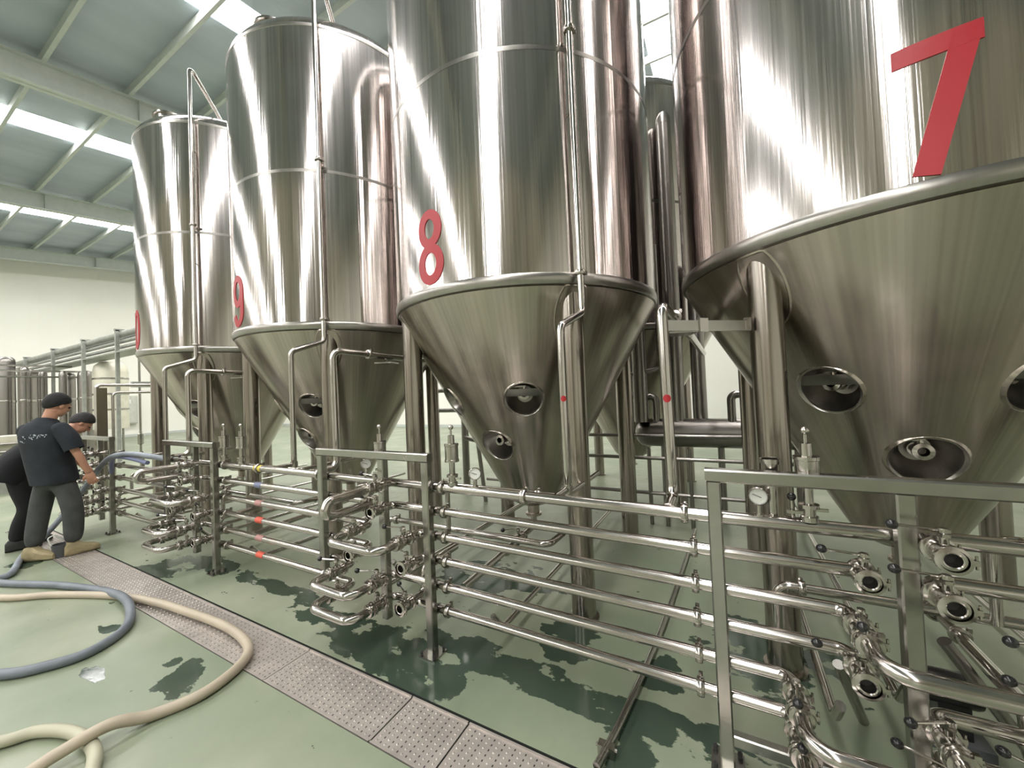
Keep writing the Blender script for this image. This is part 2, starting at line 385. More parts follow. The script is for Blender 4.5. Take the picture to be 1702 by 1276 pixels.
m = MB(); m.box(((X0+X1)/2, YB-.06, 0.06), (X1-X0, .04, .12)); struct('baseboard_back', m, 'beam')
for i, x in enumerate((-26.5, -19.0, -11.5, -4.0, 3.5)):       # wall columns on the side behind the camera
    m = MB(); h = roofz(YF)-.3; m.box((x, YF+.15, h/2), (.24, .012, h)); m.box((x, YF+.3, h/2), (.24, .015, h)); m.box((x, YF+.15, h/2), (.012, .3, h)); struct('trim_%d' % (60+i), m, 'beam')

# ------------------------------------------------------------------ fermentation tanks
TY, R, SP = 3.28, 1.183, 2.58
XT = {7: -1.6+SP, 8: -1.6, 9: -1.6-SP, 10: -1.6-2*SP}
def cone_r(z): return 1.160-0.555*(2.245-z)
shell_me = MB().lathe([(R, 2.325), (R, 2.7), (R, 3.2), (R, 3.83), (R, 4.4), (R, 5.0), (R, 5.315)], 96).mesh('shell')
dome_me = MB().lathe([(R*math.cos(t_), 5.315+.40*math.sin(t_)) for t_ in [math.radians(a) for a in (0, 4, 8, 13, 19, 26, 34, 43, 53, 64, 76, 89)]], 96).mesh('dome')
topseam_me = MB().lathe([(R, 5.29), (R+.004, 5.295), (R+.004, 5.325), (R-.001, 5.33)], 96).mesh('top_seam')
rim_me = MB().lathe([(R+.001, 2.325), (R+.006, 2.32), (R+.010, 2.30), (R+.008, 2.27), (R-.004, 2.252), (R-.023, 2.245)], 96).mesh('rim')
seam_me = MB().lathe([(R+.0012, 3.846), (R+.0016, 3.83), (R+.0012, 3.814)], 96).mesh('weld_seam')
cseam_me = MB().lathe([(cone_r(1.57)+.0005, 1.57), (cone_r(1.56)+.003, 1.56), (cone_r(1.525)+.003, 1.525), (cone_r(1.515)+.0005, 1.515)], 96).mesh('cone_seam')
hatch_me = MB().lathe([(.19, 5.64), (.19, 5.78), (.21, 5.785), (.21, 5.81), (.15, 5.83), (.02, 5.84)], 24, (0.0, -.80, -.125)).mesh('hatch')
tip_me = MB().lathe([(.235, .58), (.225, .545), (.15, .50), (.07, .485), (.055, .47), (.055, .40), (.075, .398), (.075, .375), (.05, .37), (.02, .37)], 32).mesh('outlet')
leg_me = MB().lathe([(.081, 2.26), (.081, 0.02), (.10, .018), (.10, 0.0), (.02, 0.0)], 24).mesh('leg')
collar_me = None
PORTS = [(23, 1.495), (-5.5, 1.11), (-36.5, 1.49)]
def port_frame(ang, z):
    a = math.radians(ang); out = Vector((math.sin(a), -math.cos(a), 0)); n = (out*1.0 + Vector((0, 0, -0.555))).normalized()
    return out*cone_r(z)+Vector((0, 0, z)), n
def make_cone(nports):
    prof = [(cone_r(2.245), 2.245)]+[(cone_r(2.245-i*(2.245-.58)/10), 2.245-i*(2.245-.58)/10) for i in range(1, 11)]
    me = MB().lathe(prof, 128).mesh('cone')
    o = raw('cone', me, 'cone')
    cut = []
    for (a, z) in PORTS[:nports]:
        p, n = port_frame(a, z)
        c = raw('cut', MB().cyl(p-n*.2, p+n*.2, .138, 48).mesh('cut'), 'cone'); cut.append(c)
        md = o.modifiers.new('b', 'BOOLEAN'); md.object = c; md.operation = 'DIFFERENCE'; md.solver = 'FAST'
    # a thin wall is all the boolean needs: give the surface thickness first
    sd = o.modifiers.new('s', 'SOLIDIFY'); sd.thickness = 0.01; sd.offset = -1
    o.modifiers.move(len(o.modifiers)-1, 0)
    dg = bpy.context.evaluated_depsgraph_get(); dg.update()
    me2 = bpy.data.meshes.new_from_object(o.evaluated_get(dg)); me2.name = 'cone'
    bpy.data.objects.remove(o)
    for c in cut: bpy.data.objects.remove(c)
    me2.polygons.foreach_set('use_smooth', [True]*len(me2.polygons)); me2.set_sharp_from_angle(angle=math.radians(35))
    return me2
cone_me = make_cone(3); plain_cone_me = make_cone(0)
def digit_strip(mb, path, wd, closed, x0, rad):
    n = len(path); L = []; Rr = []
    for i in range(n):
        a = path[(i-1) % n] if closed or i > 0 else path[i]; b = path[(i+1) % n] if closed or i < n-1 else path[i]
        t = (Vector(b)-Vector(a)).normalized(); nn = Vector((-t.y, t.x)); p = Vector(path[i])
        L.append(p+nn*wd/2); Rr.append(p-nn*wd/2)
    def wrap(p, r): s = (p.x+x0)/R; return Vector((r*math.sin(s), -r*math.cos(s), p.y+2.34))
    vs = []
    for i in range(n): vs += [wrap(L[i], rad), wrap(Rr[i], rad), wrap(L[i], R-.002), wrap(Rr[i], R-.002)]
    fs = []
    for i in range(n if closed else n-1):
        a, b = 4*i, 4*((i+1) % n); fs += [(a, b, b+1, a+1), (a, a+2, b+2, b), (a+1, b+1, b+3, a+3)]
    mb.add(vs, fs)
def ell(cx, cy, rx, ry, a0=0, a1=360, n=40, closed=True):
    return [(cx+rx*math.cos(math.radians(a0+(a1-a0)*i/n)), cy+ry*math.sin(math.radians(a0+(a1-a0)*i/n))) for i in range(n if closed else n+1)]
def digit(ch, x0):
    mb = MB(); w_ = .068; r = R+.004
    if ch == '8': digit_strip(mb, ell(0, .148, .094, .114), w_, True, x0, r); digit_strip(mb, ell(0, .400, .084, .106), w_, True, x0, r+.0004)
    if ch == '0': digit_strip(mb, ell(0, .27, .092, .236), w_, True, x0, r)
    if ch == '1': digit_strip(mb, [(.03, .54-.54*i/10) for i in range(11)], w_, False, x0, r); digit_strip(mb, [(.03, .51), (-.04, .45), (-.08, .43)], .05, False, x0, r+.0004)
    if ch == '9':
        digit_strip(mb, ell(0, .372, .092, .134), w_, True, x0, r)
        digit_strip(mb, [(.092, .372-.02*i) for i in range(11)]+ell(0, .16, .092, .126, 0, -165, 22, False), w_, False, x0, r+.0004)
    if ch == '7':
        digit_strip(mb, [(-.125+.025*i, .503) for i in range(11)], .076, False, x0, r)
        digit_strip(mb, [(.088-.0135*i*1.0, .53-.053*i) for i in range(11)], .080, False, x0, r+.0004)
    return mb
port_valve = MB()
port_valve.lathe([(.03, 0), (.03, .035), (.042, .037), (.042, .05), (.028, .052), (.028, .125), (.044, .127), (.044, .145), (.024, .148), (.018, .11)], 20)
port_valve_me = port_valve.mesh('port_valve')
pv_handle = MB(); pv_handle.cyl((0, .02, .075), (0, .06, .075), .012, 10); pv_handle.box((-.05, .06, .078), (.13, .012, .008)); pv_handle_me = pv_handle.mesh('port_handle')
cup = MB(); ringv = []; NC = 40
ou = Vector((0, .485, .8745)); zu = Vector((0, .8745, -.485)); ux = Vector((1, 0, 0))
for (f_, rr) in ((-.06, .150), (-.03, .147), (0.0, .139), (.04, .136), (.3, .124), (.6, .105), (.85, .084), (1.0, .066), (1.0, .03), (1.0, .002)):
    g_ = max(0.0, min(1.0, f_)); ce = ou*(-.17*g_)+zu*(.035*g_)+Vector((0, 0, -.2*min(f_, 0)))
    vy = (Vector((0, 1, 0))*(1-g_)+zu*g_).normalized()
    ringv.append([ce+ux*rr*math.cos(2*math.pi*k_/NC)+vy*rr*math.sin(2*math.pi*k_/NC) for k_ in range(NC)])
cup.add([v for r_ in ringv for v in r_], [(i_*NC+k_, i_*NC+(k_+1) % NC, (i_+1)*NC+(k_+1) % NC, (i_+1)*NC+k_) for i_ in range(len(ringv)-1) for k_ in range(NC)])
cup_me = cup.mesh('cup')
ring_me = MB().lathe([(.150, .012), (.157, .004), (.166, -.012)], 40).mesh('cup_ring')
def make_tank(num, x, y, ports=True):
    lab = {7: 'tall stainless tank with red number 7, nearest the camera at right', 8: 'tall stainless tank with red number 8, second from the right', 9: 'tall stainless tank with red number 9, beyond tank 8',
           10: 'tall stainless tank with red number 10, farthest of the front row', 0: 'dark steel tank standing behind the gap between tanks 7 and 8'}[num]
    t = thing('fermentation_tank', lab, 'tank', (x, y, 0), 'conical fermentation tanks')
    raw('shell', shell_me, 'tank', t); d_ = raw('dome', dome_me, 'tank', t); raw('top_seam', topseam_me, 'rim', d_); raw('rim', rim_me, 'rim', t); raw('weld_seam', seam_me, 'weld', t)
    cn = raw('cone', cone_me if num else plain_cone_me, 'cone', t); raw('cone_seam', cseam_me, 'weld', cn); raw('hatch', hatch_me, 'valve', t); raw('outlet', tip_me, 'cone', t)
    for sx in (-.73, .73):
        for sy in (-.78, .78): raw('leg', leg_me, 'leg', t, (sx, sy, 0))
    # a raised ring where each leg goes through the cone
    for sx in (-.73, .73):
        for sy in (-.78, .78):
            rr = math.hypot(sx, sy); mb = MB(); pts = []
            for i in range(33):
                a = 2*math.pi*i/32; px, py = sx+.115*math.cos(a), sy+.115*math.sin(a); h = math.hypot(px, py)
                zz = min(2.243, 2.245-(1.160-h)/0.555); pts.append(Vector((px, py, zz))) if h < 1.159 else pts.append(Vector((px*1.159/h, py*1.159/h, 2.243)))
            mb.tube(pts, .013, 8, False); raw('leg_collar', mb.mesh('leg_collar'), 'cone', t)
    if num:
        for (a, z) in PORTS:
            p, n = port_frame(a, z); q = Vector((0, 0, 1)).rotation_difference(n)
            # roll the cup so its local -X stays level
            lx = Vector((0, 0, 1)).cross(n).normalized(); ly = n.cross(lx)
            R3 = Matrix((lx, ly, n)).transposed()
            c = raw('sample_port', cup_me, 'rim', t); c.matrix_local = Matrix.Translation(p) @ R3.to_4x4()
            raw('port_rim', ring_me, 'cone', c)
            bk = ou*(-.17)+zu*.035; v = raw('port_valve', port_valve_me, 'valve', c, bk, (math.radians(-29), 0, 0)); raw('port_handle', pv_handle_me, 'pipe', c, bk+ou*.04, (math.radians(-29), 0, 0))
    for i, chh in enumerate(str(num)):
        if not num: break
        x0 = -8.0*math.pi/180*R + (0 if len(str(num)) == 1 else (i-1)*.29)
        d = raw('number', digit(chh, x0).mesh('number'), 'red', t); d['label'] = 'red numeral %s' % chh
    return t
for n_ in (7, 8, 9, 10): make_tank(n_, XT[n_], TY)
rt = make_tank(0, -1.2, 5.95)

# ------------------------------------------------------------------ pipes on the tanks
PR = .024
def clamp(mb, p, ax, r=PR):
    mb.lathe([(r, -.016), (r*1.5, -.014), (r*1.62, -.006), (r*1.62, .006), (r*1.5, .014), (r, .016)], 16, p, ax); 
    q = Vector(ax).orthogonal().normalized(); mb.box(Vector(p)+q*r*1.75, (.016, .016, .022)); return mb
TN = {7: 'the nearest tank', 8: 'the second tank', 9: 'the third tank', 10: 'the farthest tank'}
for n_, x in XT.items():
    if n_ == 7: continue
    ax_, ay_ = x+.855, 2.36; bx, by = x+.82, 2.05
    zj = {8: 2.04, 9: 2.12, 10: 2.14}[n_]
    t = thing('riser_pipe', 'slim steel riser pipe down the front of %s' % TN[n_], 'pipe', (bx, by, .93), 'risers on the tank fronts')
    path = fil([(x+.45, 3.0, 5.62), (ax_, ay_, 6.02), (ax_, ay_, zj), (bx, by, zj-.12), (bx, by, 1.0)], .06, 6)
    part('tube', MB().tube(path, .0235, 14), 'pipe', t)
    for z in (2.33 if n_ != 8 else 2.30, 3.9): part('clamp', clamp(MB(), (ax_, ay_, z), (0, 0, 1), .0235), 'valve', t)
    for z in (3.4, 4.9): part('stand_off', MB().cyl((ax_, ay_, z), (ax_-.07, ay_+.1, z), .008, 8), 'pipe', t)
    part('tee', MB().tube([(bx, by, 1.01), (bx, by, .96)], .03, 14).tube([(bx, by, .985), (bx, 1.86, .985)], .018, 12), 'valve', t)
    # second pipe: rises from the header and turns back between the tanks
    cx, cy = x+1.375, 2.07
    t = thing('return_pipe', 'bent steel return pipe rising at the right of %s' % TN[n_], 'pipe', (cx, cy, .93), 'return pipes between the tanks')
    part('tube', MB().tube(fil([(cx, 1.86, .985), (cx, cy, .985), (cx-.01, cy, 1.96), (cx+.06, 3.1, 1.92), (cx+.10, 4.9, 1.9)], .07, 7), .0275, 14), 'pipe', t)
    part('clamp', clamp(MB(), (cx+.02, 2.42, 1.948), (0.05, 1, -.03), .0275), 'valve', t)
    part('hanger', MB().cyl((cx+.03, 2.62, 1.94), (cx+.03, 2.62, 1.885), .009, 8), 'pipe', t)
    part('drip_plate', MB().box((cx+.03, 2.62, 1.875), (.17, .16, .012), .35), 'frame', t)
t = thing('support_bracket', 'flat steel bracket from the return pipe to the front leg of tank 7', 'bracket', (-.20, 2.1, 1.83))
p, q = Vector((-.215, 2.10, 1.845)), Vector((.17, 2.44, 1.87)); d = (q-p); rz = math.atan2(d.y, d.x)
part('bar', MB().box((p+q)/2, (d.length, .012, .055), rz), 'frame', t); part('tab', MB().box(p+d*.42+Vector((0, -.006, .005)), (.05, .02, .07), rz), 'valve', t); part('tab', MB().box(p+d*.97, (.03, .022, .062), rz), 'valve', t)
def dot(x, y, z, r, rad, lab):                          # round sticker wrapped on the pipe, facing the walkway
    a0 = math.atan2(-y, -x); vs = [Vector((x+r*math.cos(a0), y+r*math.sin(a0), z))]
    n = 20
    for q_ in (.35, .7, 1.0):
        for k_ in range(n):
            t_ = 2*math.pi*k_/n; a = a0+q_*rad*math.cos(t_)/r; vs.append(Vector((x+r*math.cos(a), y+r*math.sin(a), z+q_*rad*math.sin(t_))))
    fs = [(0, 1+k_, 1+(k_+1) % n) for k_ in range(n)]+[(1+i_*n+k_, 1+(i_+1)*n+k_, 1+(i_+1)*n+(k_+1) % n, 1+i_*n+(k_+1) % n) for i_ in range(2) for k_ in range(n)]
    single('sticker', MB().add(vs, fs), 'red', lab, 'sticker', 'red dots on the pipes')
dot(XT[8]+.82, 2.05, 1.50, .0253, .017, 'round red sticker on the riser pipe of the second tank')
dot(XT[8]+1.37, 2.07, 1.485, .0305, .020, 'round red sticker on the return pipe right of the second tank')

# ------------------------------------------------------------------ valve manifolds
FX = {'near': -.035, 'mid': -2.565, 'far': -5.12, 'last': -7.67}
WHERE = {'near': 'the nearest valve frame', 'mid': 'the middle valve frame', 'far': 'the third valve frame', 'last': 'the farthest valve frame'}
ROWZ = [.985, .84, .686, .54, .387, .244]
ROWN = ['top', 'second', 'third', 'fourth', 'fifth', 'lowest']
PYY = 1.83
def tube_post(x, y, z0, z1): return MB().box((x, y, (z0+z1)/2), (.052, .052, z1-z0), 0, .006)
for kf, fx in FX.items():
    t = thing('valve_frame', {'near': 'square steel tube frame nearest the camera, under tank 7', 'mid': 'square steel tube frame in the middle, left of tank 8', 'far': 'square steel tube frame third from the camera, before tank 9',
              'last': 'square steel tube frame farthest away, beside the two workers'}[kf], 'frame', (fx+.5, 1.77, 0), 'pipe manifold frames')
    top = 1.2
    posts = [(fx, .0 if kf == 'near' else .33), (fx+(.572 if kf == 'near' else .62), .0 if kf == 'near' else .13), (fx+.99, 0.0)]
    for (x, zb) in posts: part('post', tube_post(x, 1.77, zb, top-.052), 'frame', t)
    part('top_bar', MB().box((fx+.495, 1.77, top-.026), (1.05, .054, .052), 0, .006), 'frame', t)
    if kf == 'near': part('lower_bar', MB().box((fx+.29, 1.77, .118), (.54, .04, .045), 0, .005), 'frame', t)
    for (x, zb) in posts:
        if zb == 0.0:
            bp_ = part('base_plate', MB().box((x, 1.77, .005), (.12, .12, .01)), 'frame', t)
            for sx in (-.045, .045):
                for sy in (-.045, .045): part('bolt', MB().lathe([(.009, .01), (.009, .03), (.002, .031)], 6, (x+sx, 1.77+sy, 0)), 'dark', bp_)
# header pipes between the frames
ST = [.66, .635, .86, .88, .62, .62]; EN = [.66, .465, .425, .42, .235, .235]
keys = ['last', 'far', 'mid', 'near', None]
BETW = {'last': 'between the two farthest valve frames', 'far': 'between the third and the middle valve frame', 'mid': 'between the middle and the nearest valve frame', 'near': 'running right from the nearest valve frame'}
TAPE = ['yellow', 'blue_tape', 'pink_tape', 'red_tape', 'pink_tape', 'red_tape']
for ki in range(4):
    a = FX[keys[ki]]; b = FX[keys[ki+1]] if keys[ki+1] else FX['near']+2.53
    for r in range(6):
        z = ROWZ[r]; xs_, xe = a+ST[r], b+EN[r]
        if r == 0: pts = [(xs_, PYY, z), (xe, PYY, z)]
        elif r == 1: pts = [(xs_, 1.735, z), (xs_, PYY, z), (xe-.01, PYY, z)]
        else:
            pts = [(xs_, 1.735, z), (xs_, PYY, z), (xe, PYY, z), (xe, 1.735, z)]
        t = thing('header_pipe', '%s steel header pipe %s' % (ROWN[r], BETW[keys[ki]]), 'pipe', ((xs_+xe)/2, PYY, z), 'header pipes of the manifold')
        rad = .027 if r == 0 else .0245
        part('tube', MB().tube(fil(pts, .055, 7), rad, 16), 'pipe', t)
        for xc in (a+1.07, b-.09) if r else (a+1.06, a+1.62, b-.12): part('clamp', clamp(MB(), (xc, PYY, z), (1, 0, 0), rad), 'valve', t)
        if ki == 1: part('tape_band', MB().lathe([(rad+.0012, -.05), (rad+.0012, .05)], 16, (a+1.62, PYY, z), (1, 0, 0)), TAPE[r], t, '%s tape band' % TAPE[r].replace('_tape', ''))
        for xc in (a+.99, b):
            if xs_-.05 < xc < xe+.05: part('saddle', MB().lathe([(rad, -.008), (rad+.007, -.008), (rad+.007, .008), (rad, .008)], 16, (xc, PYY-.004, z), (1, 0, 0)), 'frame', t)
# valves
vb = MB(); vb.lathe([(.0245, -.052), (.036, -.050), (.036, -.040), (.030, -.038), (.034, -.022), (.036, 0), (.034, .022), (.030, .038), (.036, .040), (.036, .050), (.0245, .052), (.021, .05), (.021, .0)], 22, (0, 0, 0), (0, -1, 0))
vb.cyl((0, 0, .03), (0, 0, .082), .0115, 14); vb.lathe([(.017, .055), (.017, .066), (.0117, .068)], 6)
vb_me = vb.mesh('valve_body')
bore_me = MB().lathe([(.0215, .0), (.0215, .012), (.001, .014)], 18, (0, 0, 0), (0, -1, 0)).mesh('bore')
cr = MB(); 
cr.lathe([(.034, -.009), (.043, -.007), (.044, 0), (.043, .007), (.034, .009)], 22, (0, 0, 0), (0, 1, 0)); cr.box((.046, 0, 0), (.016, .014, .016)); cr.cyl((.05, 0, -.02), (.05, 0, .02), .004, 6)
cr_me = cr.mesh('clamp_rings')
hd_me = MB().tube([(0.012, 0, .074), (-.11, 0, .079)], .0045, 8).box((0, 0, .074), (.026, .02, .01)).mesh('lever')
kn = MB().ball((-.120, 0, .0795), .0155, 14, 10, (1.1, 1, 1)); kn_me = kn.mesh('knob')
def valve(p, label, hang=0.0, group=None, rz=0.0, sc=1.0, open_=True):
    t = thing('ball_valve', label, 'valve', p, group, rz); t.scale = (sc, sc, sc)
    raw('valve_body', vb_me, 'valve', t)
    if open_: raw('bore', bore_me, 'dark', t)
    [raw('clamp_ring', cr_me, 'valve', t, (0, s_, 0)) for s_ in (-.046, .046)]
    h = raw('lever', hd_me, 'pipe', t, (0, 0, 0), (0, 0, hang)); k_ = raw('knob', kn_me, 'black', h); k_['label'] = 'black ball knob'
    return t
VAL = [(.635, 0, 'top', 0.0, False, ''), (.465, 1, 'second', 0.0, True, 'left '), (.635, 1, 'second', 0.0, True, 'right '), (.425, 2, 'third', 1.35, False, 'left '), (.86, 2, 'third', .3, False, 'right '),
       (.42, 3, 'fourth', 0.0, True, 'left '), (.88, 3, 'fourth', -.2, True, 'right '), (.235, 4, 'fifth', 1.45, False, 'left '), (.62, 4, 'fifth', .5, False, 'right '), (.235, 5, 'lowest', 1.5, False, 'left '), (.62, 5, 'lowest', -.3, False, 'right ')]
for kf, fx in FX.items():
    for (u, r, rn, hg, op, lr) in VAL:
        pos = (fx+u, 1.79 if (r == 1 and u < .5) else 1.69, ROWZ[r])
        if r == 0: op = (kf == 'near')
        lab = 'steel lever valve at the %s side of the %s pipe in %s' % (lr.strip(), rn, WHERE[kf]) if lr else 'steel lever valve on the top pipe at %s' % WHERE[kf]
        if kf != 'near' and hg > 1: hg = .35
        valve(pos, lab, hg, 'lever valves of the manifold', 0, 1.0, op)
    mt = MB(); mt.tube([(fx+.635, PYY, ROWZ[0]), (fx+.635, 1.74, ROWZ[0])], .0245, 14); single('tee_stub', mt, 'pipe', 'short steel tee stub off the top pipe at %s' % WHERE[kf], 'pipe', 'tee stubs')
    # open stub valve low right
    valve((fx+.86, 1.69, .30), 'steel lever valve on the low open stub in %s' % WHERE[kf], -.5, 'lever valves of the manifold')
    mt = MB(); mt.tube(fil([(fx+.86, 1.735, .30), (fx+.86, 1.86, .30), (fx+.86, 1.86, .46), (fx+.86, 2.2, .46)], .05), .022, 14); single('stub_pipe', mt, 'pipe', 'bent steel stub behind the low open valve at %s' % WHERE[kf], 'pipe', 'stub pipes')
    # loops
    for (ua, ub, r, nmz) in ((.425, .86, 2, 'upper'), (.235, .62, 4, 'middle'), (.235, .62, 5, 'lower')):
        z = ROWZ[r] if not (kf == 'far' and r == 2) else ROWZ[r]
        t = thing('pipe_loop', '%s U-shaped polished pipe loop jutting out of %s' % (nmz, WHERE[kf]), 'pipe', (fx+(ua+ub)/2, 1.5, z), 'U-shaped pipe loops')
        part('tube', MB().tube(fil([(fx+ua, 1.645, z), (fx+ua, 1.49, z), (fx+ub, 1.49, z), (fx+ub, 1.645, z)], .075, 8), .0255, 18), 'pipe', t)
        [part('clamp', clamp(MB(), (fx+u_, 1.627, z), (0, 1, 0), .0255), 'valve', t) for u_ in (ua, ub)]
    if kf in ('mid', 'far', 'last'):
        z = ROWZ[0]; t = thing('end_pipe', 'thick closed pipe end jutting from the top of %s' % WHERE[kf], 'pipe', (fx+.7, 1.5, z), 'closed pipe ends')
        part('tube', MB().tube(fil([(fx+.635, 1.645, z), (fx+.635, 1.36, z), (fx+.635, 1.33, z-.07), (fx+.635, 1.40, z-.09), (fx+.635, 1.62, z-.09)], .035, 8), .0265, 16), 'pipe', t)
        part('clamp', clamp(MB(), (fx+.635, 1.625, z), (0, 1, 0), .0265), 'valve', t)
# relief valves and gauges standing on the header
def relief(x, y, z, lab):
    t = thing('relief_valve', lab, 'valve', (x, y, z), 'relief valves on the header')
    part('stem', MB().lathe([(.030, 0), (.030, .02), (.022, .022), (.022, .05), (.034, .052), (.034, .066), (.017, .07), (.017, .14)], 18, (x, y, z)), 'valve', t)
    b_ = part('bonnet', MB().lathe([(.017, .14), (.043, .142), (.043, .155), (.040, .157), (.040, .235), (.043, .237), (.043, .25), (.02, .252), (.019, .30), (.006, .302)], 22, (x, y, z)), 'valve', t)
    part('ball_knob', MB().cyl((x, y, z+.30), (x, y, z+.335), .006, 10).ball((x, y, z+.348), .016), 'pipe', b_)
    part('wing', MB().box((x-.04, y, z+.03), (.06, .01, .012)), 'pipe', t); part('wing', MB().box((x+.035, y, z+.045), (.05, .008, .012)), 'pipe', t)
relief(.286, PYY, 1.005, 'polished relief valve with a ball knob before the nearest cone')
relief(-1.425, PYY, 1.005, 'polished relief valve with a ball knob right of the middle frame')
relief(-2.03, PYY, 1.005, 'polished relief valve with a ball knob inside the middle valve frame')
relief(-3.78, PYY, 1.005, 'polished relief valve with a ball knob right of the third valve frame')
relief(-4.08, PYY, 1.005, 'polished relief valve with a ball knob at the third frame post')
relief(.95, PYY, 1.005, 'polished relief valve with a ball knob at the right photo edge')
def gauge(x, y, z, lab):
    t = thing('pressure_gauge', lab, 'gauge', (x, y, z-.07), 'pressure gauges')
    ax = Vector((-x, -y, 0.25)).normalized()
    part('stem', MB().cyl((x, y, z-.085), (x, y, z-.03), .011, 12).lathe([(.018, -.085), (.018, -.07), (.011, -.068)], 12, (x, y, z)), 'valve', t)
    part('case', MB().lathe([(.001, -.02), (.034, -.02), (.036, -.016), (.036, .008), (.033, .012), (.030, .008)], 24, (x, y, z), ax), 'valve', t)
    d_ = part('dial', MB().lathe([(.031, .006), (.0005, .0065)], 24, (x, y, z), ax), 'dial', t)
    u = ax.cross(Vector((0, 0, 1))).normalized(); up = u.cross(ax); c = Vector((x, y, z))+ax*.008
    part('needle', MB().tube([c-u*.010-up*.004, c+u*.020+up*.008], .0013, 6), 'black', d_)
gauge(.123, PYY, 1.085, 'small round pressure gauge beside the front leg of tank 7')
gauge(-1.262, PYY, 1.085, 'small round pressure gauge left of the cone of tank 8')
gauge(-2.17, PYY, 1.095, 'small round pressure gauge inside the middle valve frame')
m = MB(); m.lathe([(.030, -.04), (.030, .03), (.036, .032), (.036, .05), (.030, .052), (.026, .05), (.026, .0), (.001, .0)], 22, (.172, 1.86, 1.185)); m.cyl((.172, 1.86, .98), (.172, 1.86, 1.15), .02, 14)
single('open_coupling', m, 'valve', 'open steel pipe coupling rising behind the nearest frame top bar', 'coupling')
# upright lever handle near tank 7 relief valve
t = thing('lever_handle', 'upright lever with black knob on the small pipe before tank 7', 'handle', (.235, 1.845, .97))
part('arm', MB().tube([(.235, 1.845, .98), (.235, 1.845, 1.075)], .005, 8).cyl((.21, 1.845, 1.0), (.30, 1.845, 1.0), .012, 10), 'pipe', t); part('knob', MB().ball((.235, 1.845, 1.09), .016), 'black', t)
t = thing('lever_handle', 'upright lever with black knob at the far right edge', 'handle', (.86, 1.845, .97))
part('arm', MB().tube([(.86, 1.845, .98), (.862, 1.845, 1.09)], .008, 8).cyl((.83, 1.845, 1.0), (.95, 1.845, 1.0), .016, 10), 'pipe', t); part('knob', MB().ball((.862, 1.845, 1.105), .02), 'black', t)

# tank outlet pipes and floor pipes behind the header
for n_, x in XT.items():
    t = thing('outlet_pipe', 'steel outlet pipe leading forward from the cone tip of %s' % TN[n_], 'pipe', (x, 2.6, .3), 'outlet pipes')
    part('tube', MB().tube(fil([(x, TY, .39), (x, TY, .27), (x+.02, 2.2, .24), (x+.02, 2.1, .24)], .07), .027, 14), 'pipe', t)
    part('clamp', clamp(MB(), (x+.013, 2.7, .255), (0, 1, 0.03), .027), 'valve', t)
    valve((x, 2.95, .265), 'lever valve under the cone tip of %s' % TN[n_], .8, 'outlet valves', 0, 1.15, False)
    t = thing('branch_pipe', 'steel branch pipe parallel behind the headers before %s' % TN[n_], 'pipe', (x, 2.2, .58), 'branch pipes behind the header')
    part('tube', MB().tube(fil([(x-.78, 2.20, .34), (x-.78, 2.20, .58), (x+.62, 2.20, .58), (x+.62, 2.6, .56)], .06), .021, 14), 'pipe', t)
    part('clamp', clamp(MB(), (x-.68, 2.2, .58), (1, 0, 0), .021), 'valve', t)
    t = thing('branch_pipe', 'thin steel pipe just below the top header before %s' % TN[n_], 'pipe', (x+.4, 2.1, .93), 'branch pipes behind the header')
    part('tube', MB().tube(fil([(x-.1, 2.12, .6), (x-.1, 2.12, .92), (x+.78, 2.12, .92), (x+.78, 2.8, .92)], .05), .017, 12), 'pipe', t)
    part('clamp', clamp(MB(), (x+.6, 2.12, .92), (1, 0, 0), .017), 'valve', t)
    for j, (dx, z) in enumerate(((-.62, .16), (-.42, .30), (.38, .12))):
        m = MB().tube(fil([(x+dx, 1.9, z+.12), (x+dx, 2.0, z), (x+dx+.05, 4.6, z)], .06), .018, 12)
        single('floor_pipe', m, 'pipe', 'steel pipe running back under %s, %s' % (TN[n_], ('leftmost of three', 'middle of three', 'rightmost of three')[j]), 'pipe', 'pipes under the tanks')
for j, (y, z, xa, xb) in enumerate(((4.45, .75, -2.9, 1.4), (4.6, .98, -2.9, 1.9), (4.5, .35, -2.9, .6))):
    m = MB().tube([(xa, y, z), (xb, y, z)], .02, 12); single('rear_pipe', m, 'clad', 'thin dark pipe running behind the tanks at %s height' % ('middle', 'upper', 'lowest')[j], 'pipe', 'pipes behind the tanks')
m = MB().tube(spline([(-.50, 1.50, .03), (-.46, 1.75, .03), (-.41, 2.2, .03), (-.37, 2.7, .03), (-.31, 3.74, .03), (-.28, 4.4, .03)], 4), .0165, 12)
t = thing('floor_conduit', 'thin steel conduit lying on the green floor right of tank 8', 'conduit', (-.4, 2.6, 0)); part('tube', m, 'frame', t)
part('saddle', MB().box((-.485, 1.60, .022), (.07, .035, .044)).cyl((-.53, 1.6, .03), (-.44, 1.6, .03), .008, 8), 'valve', t)
m = MB().cyl((.38, 2.0, .38), (.50, 2.23, .02), .02, 12); single('brace_pipe', m, 'frame', 'slanted steel prop behind the nearest valve frame', 'prop')
m = MB().cyl((.70, 2.02, .55), (1.02, 2.10, .02), .022, 12); single('brace_pipe', m, 'clad', 'slanted dark prop right of the nearest middle post', 'prop')
t = thing('pump_motor', 'black pump motor on the floor behind the nearest valve frame', 'pump', (.78, 2.15, 0))
part('body', MB().lathe([(.03, -.09), (.06, -.085), (.065, -.07), (.065, .07), (.06, .085), (.03, .09)], 20, (.80, 2.3, .22), (1, 0, 0)).box((.80, 2.3, .1), (.10, .09, .18)), 'black', t); part('foot', MB().box((.80, 2.3, .02), (.2, .16, .04)), 'bucket', t)

